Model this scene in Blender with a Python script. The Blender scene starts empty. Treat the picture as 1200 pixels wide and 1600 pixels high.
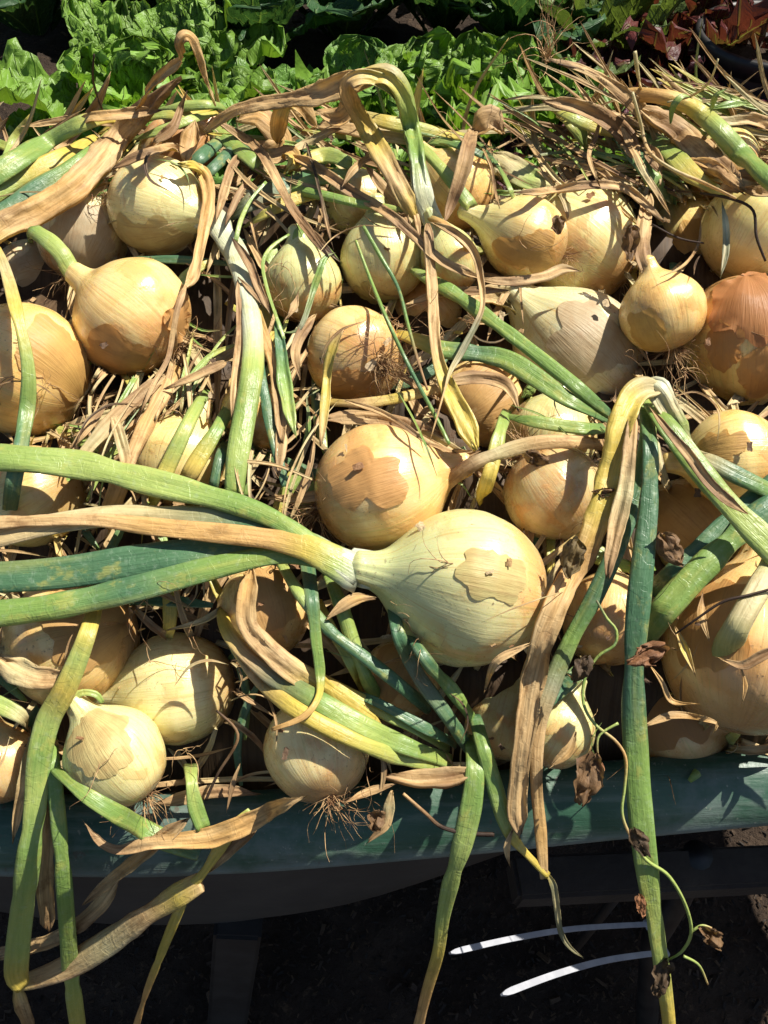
import bpy, bmesh, math, random
import numpy as np
from mathutils import Vector, Matrix, noise as mnoise
random.seed(7); rng = np.random.default_rng(7)
scene = bpy.context.scene
C = scene.collection

# ------------------------------------------------------------------ camera, sky, sun, exposure
CAM_H = 1.15                      # metres above the path
PITCH = math.radians(50)          # looking down into the barrow
FPX = 1448.0                      # focal length in pixels of the 1200 x 1600 photograph
cam_data = bpy.data.cameras.new('camera'); cam = bpy.data.objects.new('camera', cam_data); C.objects.link(cam)
cam.location = (0, 0, CAM_H); cam.rotation_euler = (math.pi/2 - PITCH, 0, 0)
cam_data.sensor_fit = 'VERTICAL'; cam_data.sensor_height = 36; cam_data.lens = FPX/1600*36
cam_data.clip_start = 0.02; cam_data.clip_end = 200
scene.camera = cam

SUN_DIR = Vector((0.50, 0.25, 0.80)).normalized()      # towards the sun
world = bpy.data.worlds.new('World'); scene.world = world; world.use_nodes = True
wn = world.node_tree; wn.nodes.clear()
sky = wn.nodes.new('ShaderNodeTexSky'); sky.sky_type = 'NISHITA'; sky.sun_disc = False
sky.sun_elevation = math.asin(SUN_DIR.z); sky.sun_rotation = math.atan2(SUN_DIR.x, SUN_DIR.y)
bg = wn.nodes.new('ShaderNodeBackground'); bg.inputs['Strength'].default_value = 0.058
wo = wn.nodes.new('ShaderNodeOutputWorld')
wn.links.new(sky.outputs[0], bg.inputs[0]); wn.links.new(bg.outputs[0], wo.inputs[0])
sun_data = bpy.data.lights.new('sun', 'SUN'); sun_data.energy = 5.0; sun_data.angle = math.radians(0.53)
sun_data.color = (1.0, 0.94, 0.84)
sun = bpy.data.objects.new('sun', sun_data); C.objects.link(sun); sun.location = SUN_DIR*6
sun.rotation_euler = SUN_DIR.to_track_quat('Z', 'Y').to_euler()
scene.view_settings.view_transform = 'Standard'; scene.view_settings.look = 'None'
scene.view_settings.exposure = 0.85; scene.view_settings.gamma = 1.0; scene.view_settings.use_curve_mapping = False
scene.cycles.max_bounces = 6; scene.cycles.transparent_max_bounces = 6

# ------------------------------------------------------------------ geometry of the heap, seen from where the photographer stood
RT = np.array([1.0, 0, 0]); UP = np.array([0, math.sin(PITCH), math.cos(PITCH)]); FW = np.array([0, math.cos(PITCH), -math.sin(PITCH)])
ORG = np.array([0, 0, CAM_H])
_py = np.array([-.3, .0, .155, .20, .255, .31, .40, .56, .66, .75, .9])
_pz = np.array([-2.6, -1.345, -.70, -.555, -.505, -.455, -.415, -.385, -.37, -.40, -.55]) + CAM_H
_ty = np.linspace(-.3, .9, 600); _tz = np.interp(_ty, _py, _pz)
_k = np.exp(-np.linspace(-2, 2, 31)**2); _k /= _k.sum()
_tz = np.convolve(np.pad(_tz, 15, mode='edge'), _k, mode='valid')
BACK_Y = 0.715
def heap_z(y): return np.interp(y, _ty, _tz)
def ray(px, py): return RT*((px-600)/FPX) + UP*((800-py)/FPX) + FW
_tt = np.linspace(.25, 1.4, 700)
def heap_depth(px, py):
    d = ray(px, py); P = ORG[None] + _tt[:, None]*d[None]
    hit = (P[:, 2] < heap_z(P[:, 1])) | (P[:, 1] > BACK_Y)
    return float(_tt[int(np.argmax(hit))]) if hit.any() else 1.2
def at(px, py, t): return ORG + ray(px, py)*t

# ------------------------------------------------------------------ helpers
def srgb(r, g, b):
    f = lambda c: c/12.92 if c <= .04045 else ((c+.055)/1.055)**2.4
    return (f(r/255), f(g/255), f(b/255))
def link(o, parent=None):
    C.objects.link(o)
    if parent is not None:
        o.parent = parent
        o.matrix_parent_inverse = parent.matrix_basis.inverted()
    return o
def tag(o, label=None, cat=None, group=None, kind=None):
    if label: o['label'] = label
    if cat: o['category'] = cat
    if group: o['group'] = group
    if kind: o['kind'] = kind
    return o
def empty(name, loc):
    o = bpy.data.objects.new(name, None); o.location = Vector(loc); o.empty_display_size = .02
    C.objects.link(o); return o
def mesh_obj(name, V, F, mat, parent=None, cols=None, uvs=None, smooth=True, origin=None):
    V = np.asarray(V, dtype=float)
    org = V[0] if origin is None else np.asarray(origin, float)
    me = bpy.data.meshes.new(name)
    me.from_pydata((V-org).tolist(), [], F)
    if cols is not None:
        a = me.color_attributes.new('Col', 'FLOAT_COLOR', 'POINT')
        a.data.foreach_set('color', np.asarray(cols, dtype=np.float32).ravel())
    if uvs is not None:
        a = me.attributes.new('leaf_uv', 'FLOAT_VECTOR', 'POINT')
        a.data.foreach_set('vector', np.asarray(uvs, dtype=np.float32).ravel())
    if smooth: me.polygons.foreach_set('use_smooth', np.ones(len(me.polygons), dtype=bool))
    me.materials.append(mat); me.update()
    o = bpy.data.objects.new(name, me); o.location = Vector(org)
    return link(o, parent)
def fbm(x, y, z=0.0, o=3): return mnoise.fractal(Vector((x, y, z)), 1.0, 2.0, o)
def n1(x, s): return mnoise.noise(Vector((x, s*7.31, s*3.17)))

# ------------------------------------------------------------------ node helpers and materials
class NT:
    def __init__(s, name):
        s.m = bpy.data.materials.new(name); s.m.use_nodes = True; s.t = s.m.node_tree; s.t.nodes.clear()
        s.out = s.n('ShaderNodeOutputMaterial')
    def n(s, typ, **kw):
        nd = s.t.nodes.new(typ)
        for k, v in kw.items(): setattr(nd, k, v)
        return nd
    def put(s, sock, v):
        if hasattr(v, 'links') or isinstance(v, bpy.types.NodeSocket): s.t.links.new(v, sock)
        else:
            if sock.type == 'RGBA' and len(v) == 3: v = (*v, 1)
            sock.default_value = v
    def math(s, op, a, b=0.0, clamp=False):
        nd = s.n('ShaderNodeMath', operation=op, use_clamp=clamp); s.put(nd.inputs[0], a); s.put(nd.inputs[1], b); return nd.outputs[0]
    def vm(s, op, a, b=None):
        nd = s.n('ShaderNodeVectorMath', operation=op); s.put(nd.inputs[0], a)
        if b is not None: s.put(nd.inputs['Scale'] if op == 'SCALE' else nd.inputs[1], b)
        return nd.outputs[0]
    def noise(s, vec, scale, detail=3.0, rough=.55, dist=0.0):
        nd = s.n('ShaderNodeTexNoise'); s.put(nd.inputs['Vector'], vec); nd.inputs['Scale'].default_value = scale
        nd.inputs['Detail'].default_value = detail; nd.inputs['Roughness'].default_value = rough; nd.inputs['Distortion'].default_value = dist
        return nd.outputs[0]
    def map(s, v, a, b, c=0.0, d=1.0, smooth=True):
        nd = s.n('ShaderNodeMapRange'); nd.interpolation_type = 'SMOOTHSTEP' if smooth else 'LINEAR'
        s.put(nd.inputs[0], v)
        for i, x in enumerate((a, b, c, d)): s.put(nd.inputs[i+1], x)
        return nd.outputs[0]
    def mix(s, f, a, b, mode='MIX'):
        nd = s.n('ShaderNodeMix', data_type='RGBA', blend_type=mode); s.put(nd.inputs[0], f); s.put(nd.inputs[6], a); s.put(nd.inputs[7], b); return nd.outputs[2]
    def sep(s, v):
        nd = s.n('ShaderNodeSeparateXYZ'); s.put(nd.inputs[0], v); return nd.outputs
    def comb(s, x, y, z):
        nd = s.n('ShaderNodeCombineXYZ')
        for i, v in enumerate((x, y, z)): s.put(nd.inputs[i], v)
        return nd.outputs[0]
    def bump(s, h, strength, dist):
        nd = s.n('ShaderNodeBump'); s.put(nd.inputs['Height'], h); nd.inputs['Strength'].default_value = strength; nd.inputs['Distance'].default_value = dist; return nd.outputs[0]
    def bsdf(s, col, rough, nrm=None, sss=0.0, sss_rad=None, spec=.5):
        nd = s.n('ShaderNodeBsdfPrincipled'); s.put(nd.inputs['Base Color'], col); s.put(nd.inputs['Roughness'], rough)
        nd.inputs['Specular IOR Level'].default_value = spec
        if nrm is not None: s.put(nd.inputs['Normal'], nrm)
        if sss: nd.inputs['Subsurface Weight'].default_value = sss; nd.inputs['Subsurface Radius'].default_value = sss_rad; nd.inputs['Subsurface Scale'].default_value = 1.0
        return nd.outputs[0]
    def translucent(s, shader, col, f, nrm=None):
        tr = s.n('ShaderNodeBsdfTranslucent'); s.put(tr.inputs[0], col)
        if nrm is not None: s.put(tr.inputs['Normal'], nrm)
        mx = s.n('ShaderNodeMixShader'); s.put(mx.inputs[0], f); s.put(mx.inputs[1], shader); s.put(mx.inputs[2], tr.outputs[0]); return mx.outputs[0]
    def end(s, shader): s.t.links.new(shader, s.out.inputs[0]); return s.m

def mat_bulb():
    t = NT('onion_skin')
    tc = t.n('ShaderNodeTexCoord'); oi = t.n('ShaderNodeObjectInfo')
    X, Y, Z = t.sep(tc.outputs['Object'])
    seed = t.math('MULTIPLY', oi.outputs['Random'], 37.0)
    rad = t.vm('NORMALIZE', t.comb(X, Y, 0.0))
    around = t.vm('ADD', rad, t.comb(seed, seed, t.math('MULTIPLY', Z, .05)))
    fine = t.noise(around, 15, 4.0, .65)
    mid = t.noise(t.vm('ADD', rad, t.comb(seed, 3.0, t.math('MULTIPLY', Z, .12))), 4.5, 3.0)
    blot = t.noise(t.vm('ADD', tc.outputs['Object'], t.comb(seed, seed, seed)), 1.5, 4.0, .55, .4)
    blot2 = t.noise(t.vm('ADD', tc.outputs['Object'], t.comb(seed, 9.0, seed)), 5.5, 5.0, .6)
    base = oi.outputs['Color']
    pale = t.mix(.38, base, (.85, .76, .40))
    col = t.mix(t.map(blot, .38, .64), pale, base)
    col = t.mix(t.map(mid, .50, .72, 0, .5), col, (.56, .34, .11))
    # the thin tan outer skin covers part of the bulb with a clear edge
    tan = t.map(t.math('ADD', blot, t.math('MULTIPLY', blot2, .12)), .60, .66)
    col = t.mix(t.math('MULTIPLY', tan, .40), col, (.56, .33, .12))
    green = t.math('MULTIPLY', t.map(Z, .15, 1.15), oi.outputs['Alpha'])
    col = t.mix(t.math('MULTIPLY', green, .85), col, t.mix(fine, (.34, .42, .12), (.66, .66, .38)))
    blush = t.math('MULTIPLY', t.map(t.math('SUBTRACT', blot, t.math('MULTIPLY', Z, .22)), .46, .74), t.map(oi.outputs['Random'], .25, .9, .15, .75))
    col = t.mix(blush, col, (.66, .34, .12))
    vein = t.map(fine, .56, .63)
    vein2 = t.map(fine, .35, .44, 1.0, 0.0)
    col = t.mix(t.math('MULTIPLY', vein, .30), col, (.42, .38, .10))
    col = t.mix(t.math('MULTIPLY', vein2, .42), col, (.50, .27, .08))
    # soil stuck on in specks and smears
    dirt = t.noise(t.vm('ADD', tc.outputs['Object'], t.comb(3.0, seed, seed)), 16, 6.0, .7)
    zone = t.noise(t.vm('ADD', tc.outputs['Object'], t.comb(seed, 5.0, seed)), 1.1, 2.0)
    smear = t.math('MULTIPLY', t.map(dirt, .57, .68), t.map(zone, .50, .60))
    root_z = t.math('MULTIPLY', t.map(Z, -.45, -.95), .6)
    speck = t.map(t.noise(t.vm('ADD', tc.outputs['Object'], t.comb(seed, seed, 1.0)), 30, 2.0), .70, .74)
    col = t.mix(t.math('MULTIPLY', smear, .75), col, (.15, .085, .04))
    col = t.mix(root_z, col, (.30, .15, .06))
    col = t.mix(t.math('MULTIPLY', speck, .55), col, (.10, .055, .03))
    h = t.math('ADD', t.math('MULTIPLY', fine, .6), t.math('ADD', t.math('MULTIPLY', tan, .2), t.math('MULTIPLY', dirt, .25)))
    nrm = t.bump(h, .30, .0022)
    rough = t.math('ADD', t.math('MULTIPLY', blot2, .24), t.math('ADD', .17, t.math('MULTIPLY', smear, .4)))
    sh = t.bsdf(col, rough, nrm, .22, (.010, .006, .002), .5)
    sh.node.inputs['Coat Weight'].default_value = .35; sh.node.inputs['Coat Roughness'].default_value = .20
    return t.end(sh)

def mat_torn():
    t = NT('torn_papery_skin')
    tc = t.n('ShaderNodeTexCoord'); oi = t.n('ShaderNodeObjectInfo')
    X, Y, Z = t.sep(tc.outputs['Object']); seed = t.math('MULTIPLY', oi.outputs['Random'], 31.0)
    rad = t.vm('NORMALIZE', t.comb(X, Y, 0.0))
    fine = t.noise(t.vm('ADD', rad, t.comb(seed, 0.0, t.math('MULTIPLY', Z, .06))), 22, 4.0, .65)
    blot = t.noise(t.vm('ADD', tc.outputs['Object'], t.comb(seed, 0.0, 0.0)), 4.0, 4.0, .6)
    col = t.mix(t.map(blot, .35, .65, 0, .7), oi.outputs['Color'], t.mix(.4, oi.outputs['Color'], (.44, .22, .07)))
    col = t.mix(t.map(fine, .54, .66, 0, .30), col, (.36, .19, .08))
    sh = t.bsdf(col, .46, t.bump(fine, .4, .002), spec=.4)
    return t.end(t.translucent(sh, col, .35))

def mat_leaf():
    t = NT('onion_leaf')
    ca = t.n('ShaderNodeAttribute', attribute_name='Col'); ua = t.n('ShaderNodeAttribute', attribute_name='leaf_uv')
    oi = t.n('ShaderNodeObjectInfo'); seed = t.math('MULTIPLY', oi.outputs['Random'], 23.0)
    U, Vv, _ = t.sep(ua.outputs['Vector'])                     # U across in cm, V along in cm
    dry = ca.outputs['Alpha']
    fib = t.noise(t.comb(t.math('MULTIPLY', U, 7.0), t.math('MULTIPLY', Vv, .35), seed), 1.0, 4.0, .6, .2)
    fib2 = t.noise(t.comb(t.math('MULTIPLY', U, 17.0), t.math('MULTIPLY', Vv, .5), seed), 1.0, 2.0, .5)
    blot = t.noise(t.comb(U, t.math('MULTIPLY', Vv, .55), seed), 1.1, 5.0, .62)
    col = ca.outputs['Color']
    col = t.mix(t.map(fib, .38, .66), t.mix(1.0, col, (1.06, 1.04, 1.0), 'MULTIPLY'), t.mix(dry, t.mix(1.0, col, (.86, .90, .80), 'MULTIPLY'), t.mix(1.0, col, (.74, .68, .60), 'MULTIPLY')))
    col = t.mix(t.math('MULTIPLY', t.map(blot, .55, .70), t.math('SUBTRACT', .42, t.math('MULTIPLY', dry, .42))), col, (.46, .42, .10))
    col = t.mix(t.math('MULTIPLY', t.map(blot, .50, .68), t.math('MULTIPLY', dry, .6)), col, t.mix(1.0, col, (.42, .30, .22), 'MULTIPLY'))
    bloom = t.noise(t.comb(U, Vv, t.math('ADD', seed, 4.0)), 2.4, 4.0, .6)
    col = t.mix(t.math('MULTIPLY', t.map(bloom, .52, .72), t.math('SUBTRACT', .16, t.math('MULTIPLY', dry, .14))), col, (.46, .54, .42))
    spot = t.map(t.noise(t.comb(U, Vv, seed), 7.0, 4.0, .7), .64, .74)
    col = t.mix(t.math('MULTIPLY', spot, .6), col, (.10, .06, .03))
    rough = t.math('ADD', .36, t.math('MULTIPLY', dry, .28))
    dent = t.noise(t.comb(t.math('MULTIPLY', U, 1.6), t.math('MULTIPLY', Vv, .8), seed), 1.0, 3.0, .6)
    crk = t.map(t.noise(t.comb(t.math('MULTIPLY', U, .9), t.math('MULTIPLY', Vv, 1.3), seed), 1.0, 2.0, .5, .8), .49, .52)
    h = t.math('ADD', t.math('ADD', fib, t.math('MULTIPLY', fib2, .35)), t.math('ADD', t.math('MULTIPLY', dent, 1.6), t.math('MULTIPLY', crk, .22)))
    nrm = t.bump(h, .36, .0014)
    sh = t.bsdf(col, rough, nrm, spec=.45)
    return t.end(t.translucent(sh, t.mix(1.0, col, (1.1, 1.15, .7), 'MULTIPLY'), t.math('ADD', .14, t.math('MULTIPLY', dry, .20)), nrm))

def mat_simple(name, a, b, scale, rough=.7, bump=.4, bd=.002, spec=.4, sc2=None):
    t = NT(name); tc = t.n('ShaderNodeTexCoord')
    n = t.noise(tc.outputs['Object'], scale, 5.0, .62)
    col = t.mix(t.map(n, .35, .65), a, b)
    nrm = t.bump(t.noise(tc.outputs['Object'], (sc2 or scale*3), 5.0, .65), bump, bd)
    return t.end(t.bsdf(col, rough, nrm, spec=spec))

def mat_root():
    t = NT('onion_root'); oi = t.n('ShaderNodeObjectInfo'); tc = t.n('ShaderNodeTexCoord')
    n = t.noise(tc.outputs['Object'], 160.0, 3.0)
    col = t.mix(t.map(n, .35, .65), (.50, .33, .16), (.20, .10, .045))
    return t.end(t.bsdf(col, .65, spec=.3))

def mat_tray():
    t = NT('green_painted_tray'); g = t.n('ShaderNodeNewGeometry'); P = g.outputs['Position']
    X, Y, Z = t.sep(P)
    along = t.noise(t.comb(t.math('MULTIPLY', X, 14.0), t.math('MULTIPLY', Y, 120.0), t.math('MULTIPLY', Z, 120.0)), 1.0, 5.0, .65)
    dust = t.noise(P, 22.0, 5.0, .62); fine = t.noise(P, 240.0, 4.0, .65)
    col = t.mix(t.map(dust, .38, .66), (.028, .080, .046), (.042, .098, .060))
    col = t.mix(t.map(along, .48, .70, 0, .75), col, (.12, .17, .13))
    col = t.mix(t.map(t.noise(P, 9.0, 6.0, .7), .46, .62, 0, .7), col, (.13, .16, .145))
    low = t.map(Z, .566, .556)
    col = t.mix(t.math('MULTIPLY', low, t.map(dust, .30, .60, .35, .85)), col, (.20, .25, .24))
    col = t.mix(t.map(fine, .64, .72, 0, .6), col, (.30, .30, .24))
    col = t.mix(t.map(t.noise(P, 90.0, 4.0), .66, .72, 0, .7), col, (.08, .06, .045))
    h = t.math('ADD', along, t.math('MULTIPLY', fine, .3))
    return t.end(t.bsdf(col, t.math('ADD', .30, t.math('MULTIPLY', dust, .25)), t.bump(h, .5, .0018), spec=.5))

def mat_lettuce():
    t = NT('lettuce_leaf')
    ca = t.n('ShaderNodeAttribute', attribute_name='Col'); ua = t.n('ShaderNodeAttribute', attribute_name='leaf_uv')
    oi = t.n('ShaderNodeObjectInfo'); seed = t.math('MULTIPLY', oi.outputs['Random'], 23.0)
    U, Vv, _ = t.sep(ua.outputs['Vector'])                     # U -1..1 across, V 0..1 along
    aU = t.math('ABSOLUTE', U)
    rib = t.map(t.math('ADD', aU, t.math('MULTIPLY', Vv, .05)), .03, .10, 1.0, 0.0)
    side = t.math('SUBTRACT', t.math('MULTIPLY', Vv, 7.5), t.math('MULTIPLY', aU, 2.4))
    tri = t.math('ABSOLUTE', t.math('SUBTRACT', t.math('FRACT', side), .5))
    vein = t.map(tri, .03, .10, 1.0, 0.0)
    net = t.noise(t.comb(t.math('MULTIPLY', U, 6.0), t.math('MULTIPLY', Vv, 10.0), seed), 1.0, 4.0, .62)
    col = t.mix(t.map(net, .35, .68, 0, .6), ca.outputs['Color'], t.mix(1.0, ca.outputs['Color'], (.62, .66, .6), 'MULTIPLY'))
    light = t.mix(.5, ca.outputs['Color'], (.34, .48, .12))
    col = t.mix(t.math('MULTIPLY', vein, .30), col, light)
    col = t.mix(t.math('MULTIPLY', rib, .75), col, light)
    h = t.math('SUBTRACT', net, t.math('MULTIPLY', t.math('MAXIMUM', vein, rib), .5))
    nrm = t.bump(h, .8, .008)
    sh = t.bsdf(col, .46, nrm, spec=.35)
    return t.end(t.translucent(sh, t.mix(1.0, col, (1.25, 1.2, .6), 'MULTIPLY'), .30, nrm))

def mat_soil():
    t = NT('garden_soil'); g = t.n('ShaderNodeNewGeometry'); P = g.outputs['Position']
    a = t.noise(P, 6.0, 5.0, .6); b = t.noise(P, 60.0, 6.0, .7)
    col = t.mix(t.map(a, .35, .65), (.030, .020, .014), (.062, .042, .028))
    col = t.mix(t.map(b, .56, .70, 0, .8), col, (.13, .085, .05))
    col = t.mix(t.map(b, .30, .42, .7, 0), col, (.012, .009, .007))
    return t.end(t.bsdf(col, .9, t.bump(b, .9, .02), spec=.2))

M_BULB, M_TORN, M_LEAF, M_ROOT, M_TRAY, M_LET, M_SOIL = mat_bulb(), mat_torn(), mat_leaf(), mat_root(), mat_tray(), mat_lettuce(), mat_soil()
M_DARK = mat_simple('black_rubbered_steel', (.010, .010, .011), (.022, .021, .020), 40, .5, .2, .001)
M_WOOD = mat_simple('weathered_timber', (.05, .038, .028), (.03, .022, .017), 18, .8, .6, .003)
M_LEGMAT = mat_simple('grey_steel_leg', (.022, .021, .020), (.035, .033, .031), 30, .5, .2, .001)
M_NYLON = mat_simple('white_nylon', (.30, .31, .34), (.38, .39, .42), 60, .35, .1, .0005)
M_MULCH = None

# ------------------------------------------------------------------ ground and raised bed
def ground_z(x, y):
    s = min(1, max(0, (y-.88)/.16)); s = s*s*(3-2*s)
    return .475*s
def build_ground():
    xs = np.concatenate([[-40, -12, -5, -2.5], np.linspace(-1.5, 1.5, 121), [2.5, 5, 12, 40]])
    ys = np.concatenate([[-30, -8, -2], np.linspace(-.5, 2.6, 125), [3.5, 6, 12, 40]])
    V, F = [], []
    for y in ys:
        for x in xs:
            near = abs(x) < 2 and -1 < y < 3
            z = ground_z(x, y) + (.022*fbm(x*6, y*6, 1.0, 4) + .008*fbm(x*30, y*30, 2.0, 2) if near else 0)
            V.append((x, y, z))
    nx = len(xs)
    for j in range(len(ys)-1):
        for i in range(nx-1):
            a = j*nx+i; F.append((a, a+1, a+1+nx, a+nx))
    o = mesh_obj('ground', V, F, M_SOIL, origin=(0, 0, 0)); tag(o, kind='structure')
build_ground()

def build_mulch():
    V, F, Cc, U = [], [], [], []
    for i in range(14000):
        if i < 9500: x, y = random.uniform(-.55, .55), random.uniform(.05, .75)
        else: x, y = random.uniform(-1.2, 1.3), random.uniform(.85, 2.2)
        z = ground_z(x, y) + .022*fbm(x*6, y*6, 1.0, 4) + .004
        l = random.uniform(.001, .0042)*(2.2 if random.random() < .05 else 1); w = l*random.uniform(.2, .5); th = w*.4
        R = Matrix.Rotation(random.uniform(0, 6.28), 3, 'Z') @ Matrix.Rotation(random.gauss(0, .35), 3, 'X') @ Matrix.Rotation(random.gauss(0, .35), 3, 'Y')
        b = len(V)
        for sx, sy, sz in ((-1, -1, -1), (1, -.6, -1), (1, .8, -1), (-1, 1, -1), (-.8, -.8, 1), (.9, -.5, 1), (.8, .7, 1), (-1, .8, 1)):
            p = R @ Vector((sx*l, sy*w, sz*th)); V.append((x+p.x, y+p.y, z+p.z))
        F += [tuple(b+k for k in f) for f in ((0, 3, 2, 1), (4, 5, 6, 7), (0, 1, 5, 4), (1, 2, 6, 5), (2, 3, 7, 6), (3, 0, 4, 7))]
        g = random.uniform(.4, 1.0); c = random.choice([(.09, .055, .033), (.06, .04, .026), (.14, .09, .052), (.035, .025, .018)])
        Cc += [(c[0]*g, c[1]*g, c[2]*g, 1)]*8; U += [(k % 2, k*.3, 0) for k in range(8)]
    o = mesh_obj('bark_mulch', V, F, M_LEAF, cols=Cc, uvs=U, smooth=False, origin=(0, .5, 0))
    tag(o, 'loose brown bark chips and soil crumbs strewn over the ground', 'mulch', kind='stuff')
build_mulch()

# ------------------------------------------------------------------ the wheelbarrow
TR_CX, TR_B, TR_A, TR_N, TR_ROT = .12, .29, .66, 3.4, math.radians(5.4)
TR_CY = .2305 + TR_B; RIM_Z = CAM_H - .565
def outline(ph, o):
    c, s = math.cos(ph), math.sin(ph)
    f = lambda v, a: math.copysign(abs(v)**(2/TR_N), v)*a
    x, y = f(c, TR_A+o), f(s, TR_B+o)
    ca, sa = math.cos(TR_ROT), math.sin(TR_ROT)
    return TR_CX + x*ca - y*sa, TR_CY + x*sa + y*ca
def tray_floor(x):
    return CAM_H + np.interp(x, [-.5, -.13, -.02, .05, .12, .2, .5], [-.84, -.836, -.80, -.75, -.675, -.645, -.635])
def sweep(profile, n=220):
    V, F = [], []; m = len(profile)
    for i in range(n):
        ph = 2*math.pi*i/n
        for (o, z, fl) in profile:
            x, y = outline(ph, o + .0016*fbm(math.cos(ph)*9, math.sin(ph)*9, z*20, 2))
            zz = RIM_Z + z + .0012*fbm(math.cos(ph)*12+5, math.sin(ph)*12, o*30, 2)
            if fl:
                zb = tray_floor(x); zz = (RIM_Z-.034)*(1-fl) + zb*fl
            V.append((x, y, zz))
    for i in range(n):
        for j in range(m-1):
            a = i*m+j; b = ((i+1) % n)*m+j; F.append((a, b, b+1, a+1))
    return V, F
barrow = empty('wheelbarrow', (0, TR_CY, 0))
tag(barrow, 'green wheelbarrow with dark tray sides heaped with onions', 'wheelbarrow')
V, F = sweep([(-.040, -.05, 0), (-.036, -.012, 0), (-.033, -.004, 0), (-.028, 0, 0), (-.020, .001, 0), (-.010, -.002, 0), (-.001, -.009, 0), (.006, -.018, 0), (.0095, -.026, 0),
              (.010, -.030, 0), (.0085, -.0325, 0), (.005, -.031, 0), (-.004, -.026, 0), (-.012, -.028, 0)])
mesh_obj('rim', V, F, M_TRAY, barrow)
V, F = sweep([(-.012, -.030, 0), (-.0125, 0, .02), (-.015, 0, .3), (-.02, 0, .7), (-.026, 0, .93), (-.034, 0, .985), (-.05, 0, 1.0), (-.12, 0, 1.0), (-.24, 0, 1.0)])
mesh_obj('tray', V, F, mat_simple('dark_tray_side', (.05, .048, .045), (.07, .066, .06), 12, .55, .25, .002), barrow)

def tube(path, rad, n=10, flat=1.0):
    V, F = [], []; P = [Vector(p) for p in path]
    up = Vector((0.13, .2, 1)).normalized()
    for i, p in enumerate(P):
        T = (P[min(i+1, len(P)-1)] - P[max(i-1, 0)]).normalized()
        B = T.cross(up).normalized(); N = B.cross(T)
        r = rad[i] if isinstance(rad, (list, tuple)) else rad
        for k in range(n):
            a = 2*math.pi*k/n; V.append(tuple(p + B*(r*math.cos(a)) + N*(r*flat*math.sin(a))))
    for i in range(len(P)-1):
        for k in range(n): F.append((i*n+k, i*n+(k+1) % n, (i+1)*n+(k+1) % n, (i+1)*n+k))
    F.append(tuple(range(n-1, -1, -1))); F.append(tuple((len(P)-1)*n+k for k in range(n)))
    return V, F
def beam(p, q, w, h, up=(0, 0, 1)):
    p, q = Vector(p), Vector(q); T = (q-p).normalized(); B = T.cross(Vector(up)).normalized(); N = B.cross(T)
    bm = bmesh.new(); vs = []
    for c in (p, q):
        for sx, sy in ((-1, -1), (1, -1), (1, 1), (-1, 1)): vs.append(bm.verts.new(c + B*sx*w/2 + N*sy*h/2))
    for f in ((3, 2, 1, 0), (4, 5, 6, 7), (0, 1, 5, 4), (1, 2, 6, 5), (2, 3, 7, 6), (3, 0, 4, 7)): bm.faces.new([vs[k] for k in f])
    bmesh.ops.bevel(bm, geom=bm.edges[:], offset=min(w, h)*.12, segments=2, affect='EDGES')
    bm.verts.index_update(); V = [v.co[:] for v in bm.verts]; F = [[v.index for v in f.verts] for f in bm.faces]; bm.free()
    return V, F
# timber shafts under the tray, on which it rides, and the two legs
for sgn in (0, 1):
    a = at(800, 1378, .655) if sgn == 0 else (-.1, .80, .52)
    b = at(1330, 1352, .70) if sgn == 0 else (.6, .80, .56)
    V, F = beam(a, b, .030, .022); mesh_obj('shaft', V, F, M_WOOD, barrow, smooth=False)
def at_z(px, py, z): d = ray(px, py); return ORG + d*((z-CAM_H)/d[2])
foot = at_z(352, 1625, 0.0); top_ = at_z(372, 1450, CAM_H-.83)
V, F = beam(foot, top_ + (top_-foot)*.03, .040, .024, up=(0, 1, 0)); mesh_obj('leg', V, F, M_LEGMAT, barrow, smooth=False)
V, F = beam((foot[0], .74, 0), (foot[0]-.01, .74, float(tray_floor(-.15))+.01), .034, .022, up=(0, 1, 0)); mesh_obj('leg', V, F, M_LEGMAT, barrow, smooth=False)
# black tube stay that the cable ties are pulled round
pA, pB = at(1090, 1340, .66), at(985, 1480, .80)
V, F = tube([at(1090, 1335, .675), at(1060, 1400, .74), at(1022, 1465, .80), at(1012, 1560, .93), at(1010, 1700, 1.08)], .011, 12); mesh_obj('stay_tube', V, F, M_DARK, barrow)
V, F = tube([at(1010, 1345, .668), at(985, 1372, .69), at(940, 1430, .74), at(900, 1480, .80)], .004, 8); mesh_obj('brake_cable', V, F, M_DARK, barrow)
# an unseen side of the barrow keeps its wheel: nose to the photographer's far right
whl = empty('wheel', (.86, .52, .19)); C.objects.unlink(whl); link(whl, barrow); whl.name = 'wheel'
def torus(c, R, r, axis_y=True, n=40, m=12):
    V, F = [], []
    for i in range(n):
        a = 2*math.pi*i/n
        for j in range(m):
            b = 2*math.pi*j/m; rr = R + r*math.cos(b)
            V.append((c[0]+rr*math.cos(a), c[1]+r*math.sin(b), c[2]+rr*math.sin(a)))
    for i in range(n):
        for j in range(m): F.append((i*m+j, ((i+1) % n)*m+j, ((i+1) % n)*m+(j+1) % m, i*m+(j+1) % m))
    return V, F
V, F = torus((.86, .52, .19), .145, .045); mesh_obj('tyre', V, F, M_DARK, whl)
V, F = tube([(.86, .48, .19), (.86, .50, .19), (.86, .54, .19), (.86, .56, .19)], [.03, .105, .105, .03], 24); mesh_obj('hub', V, F, M_LEGMAT, whl)

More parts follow.
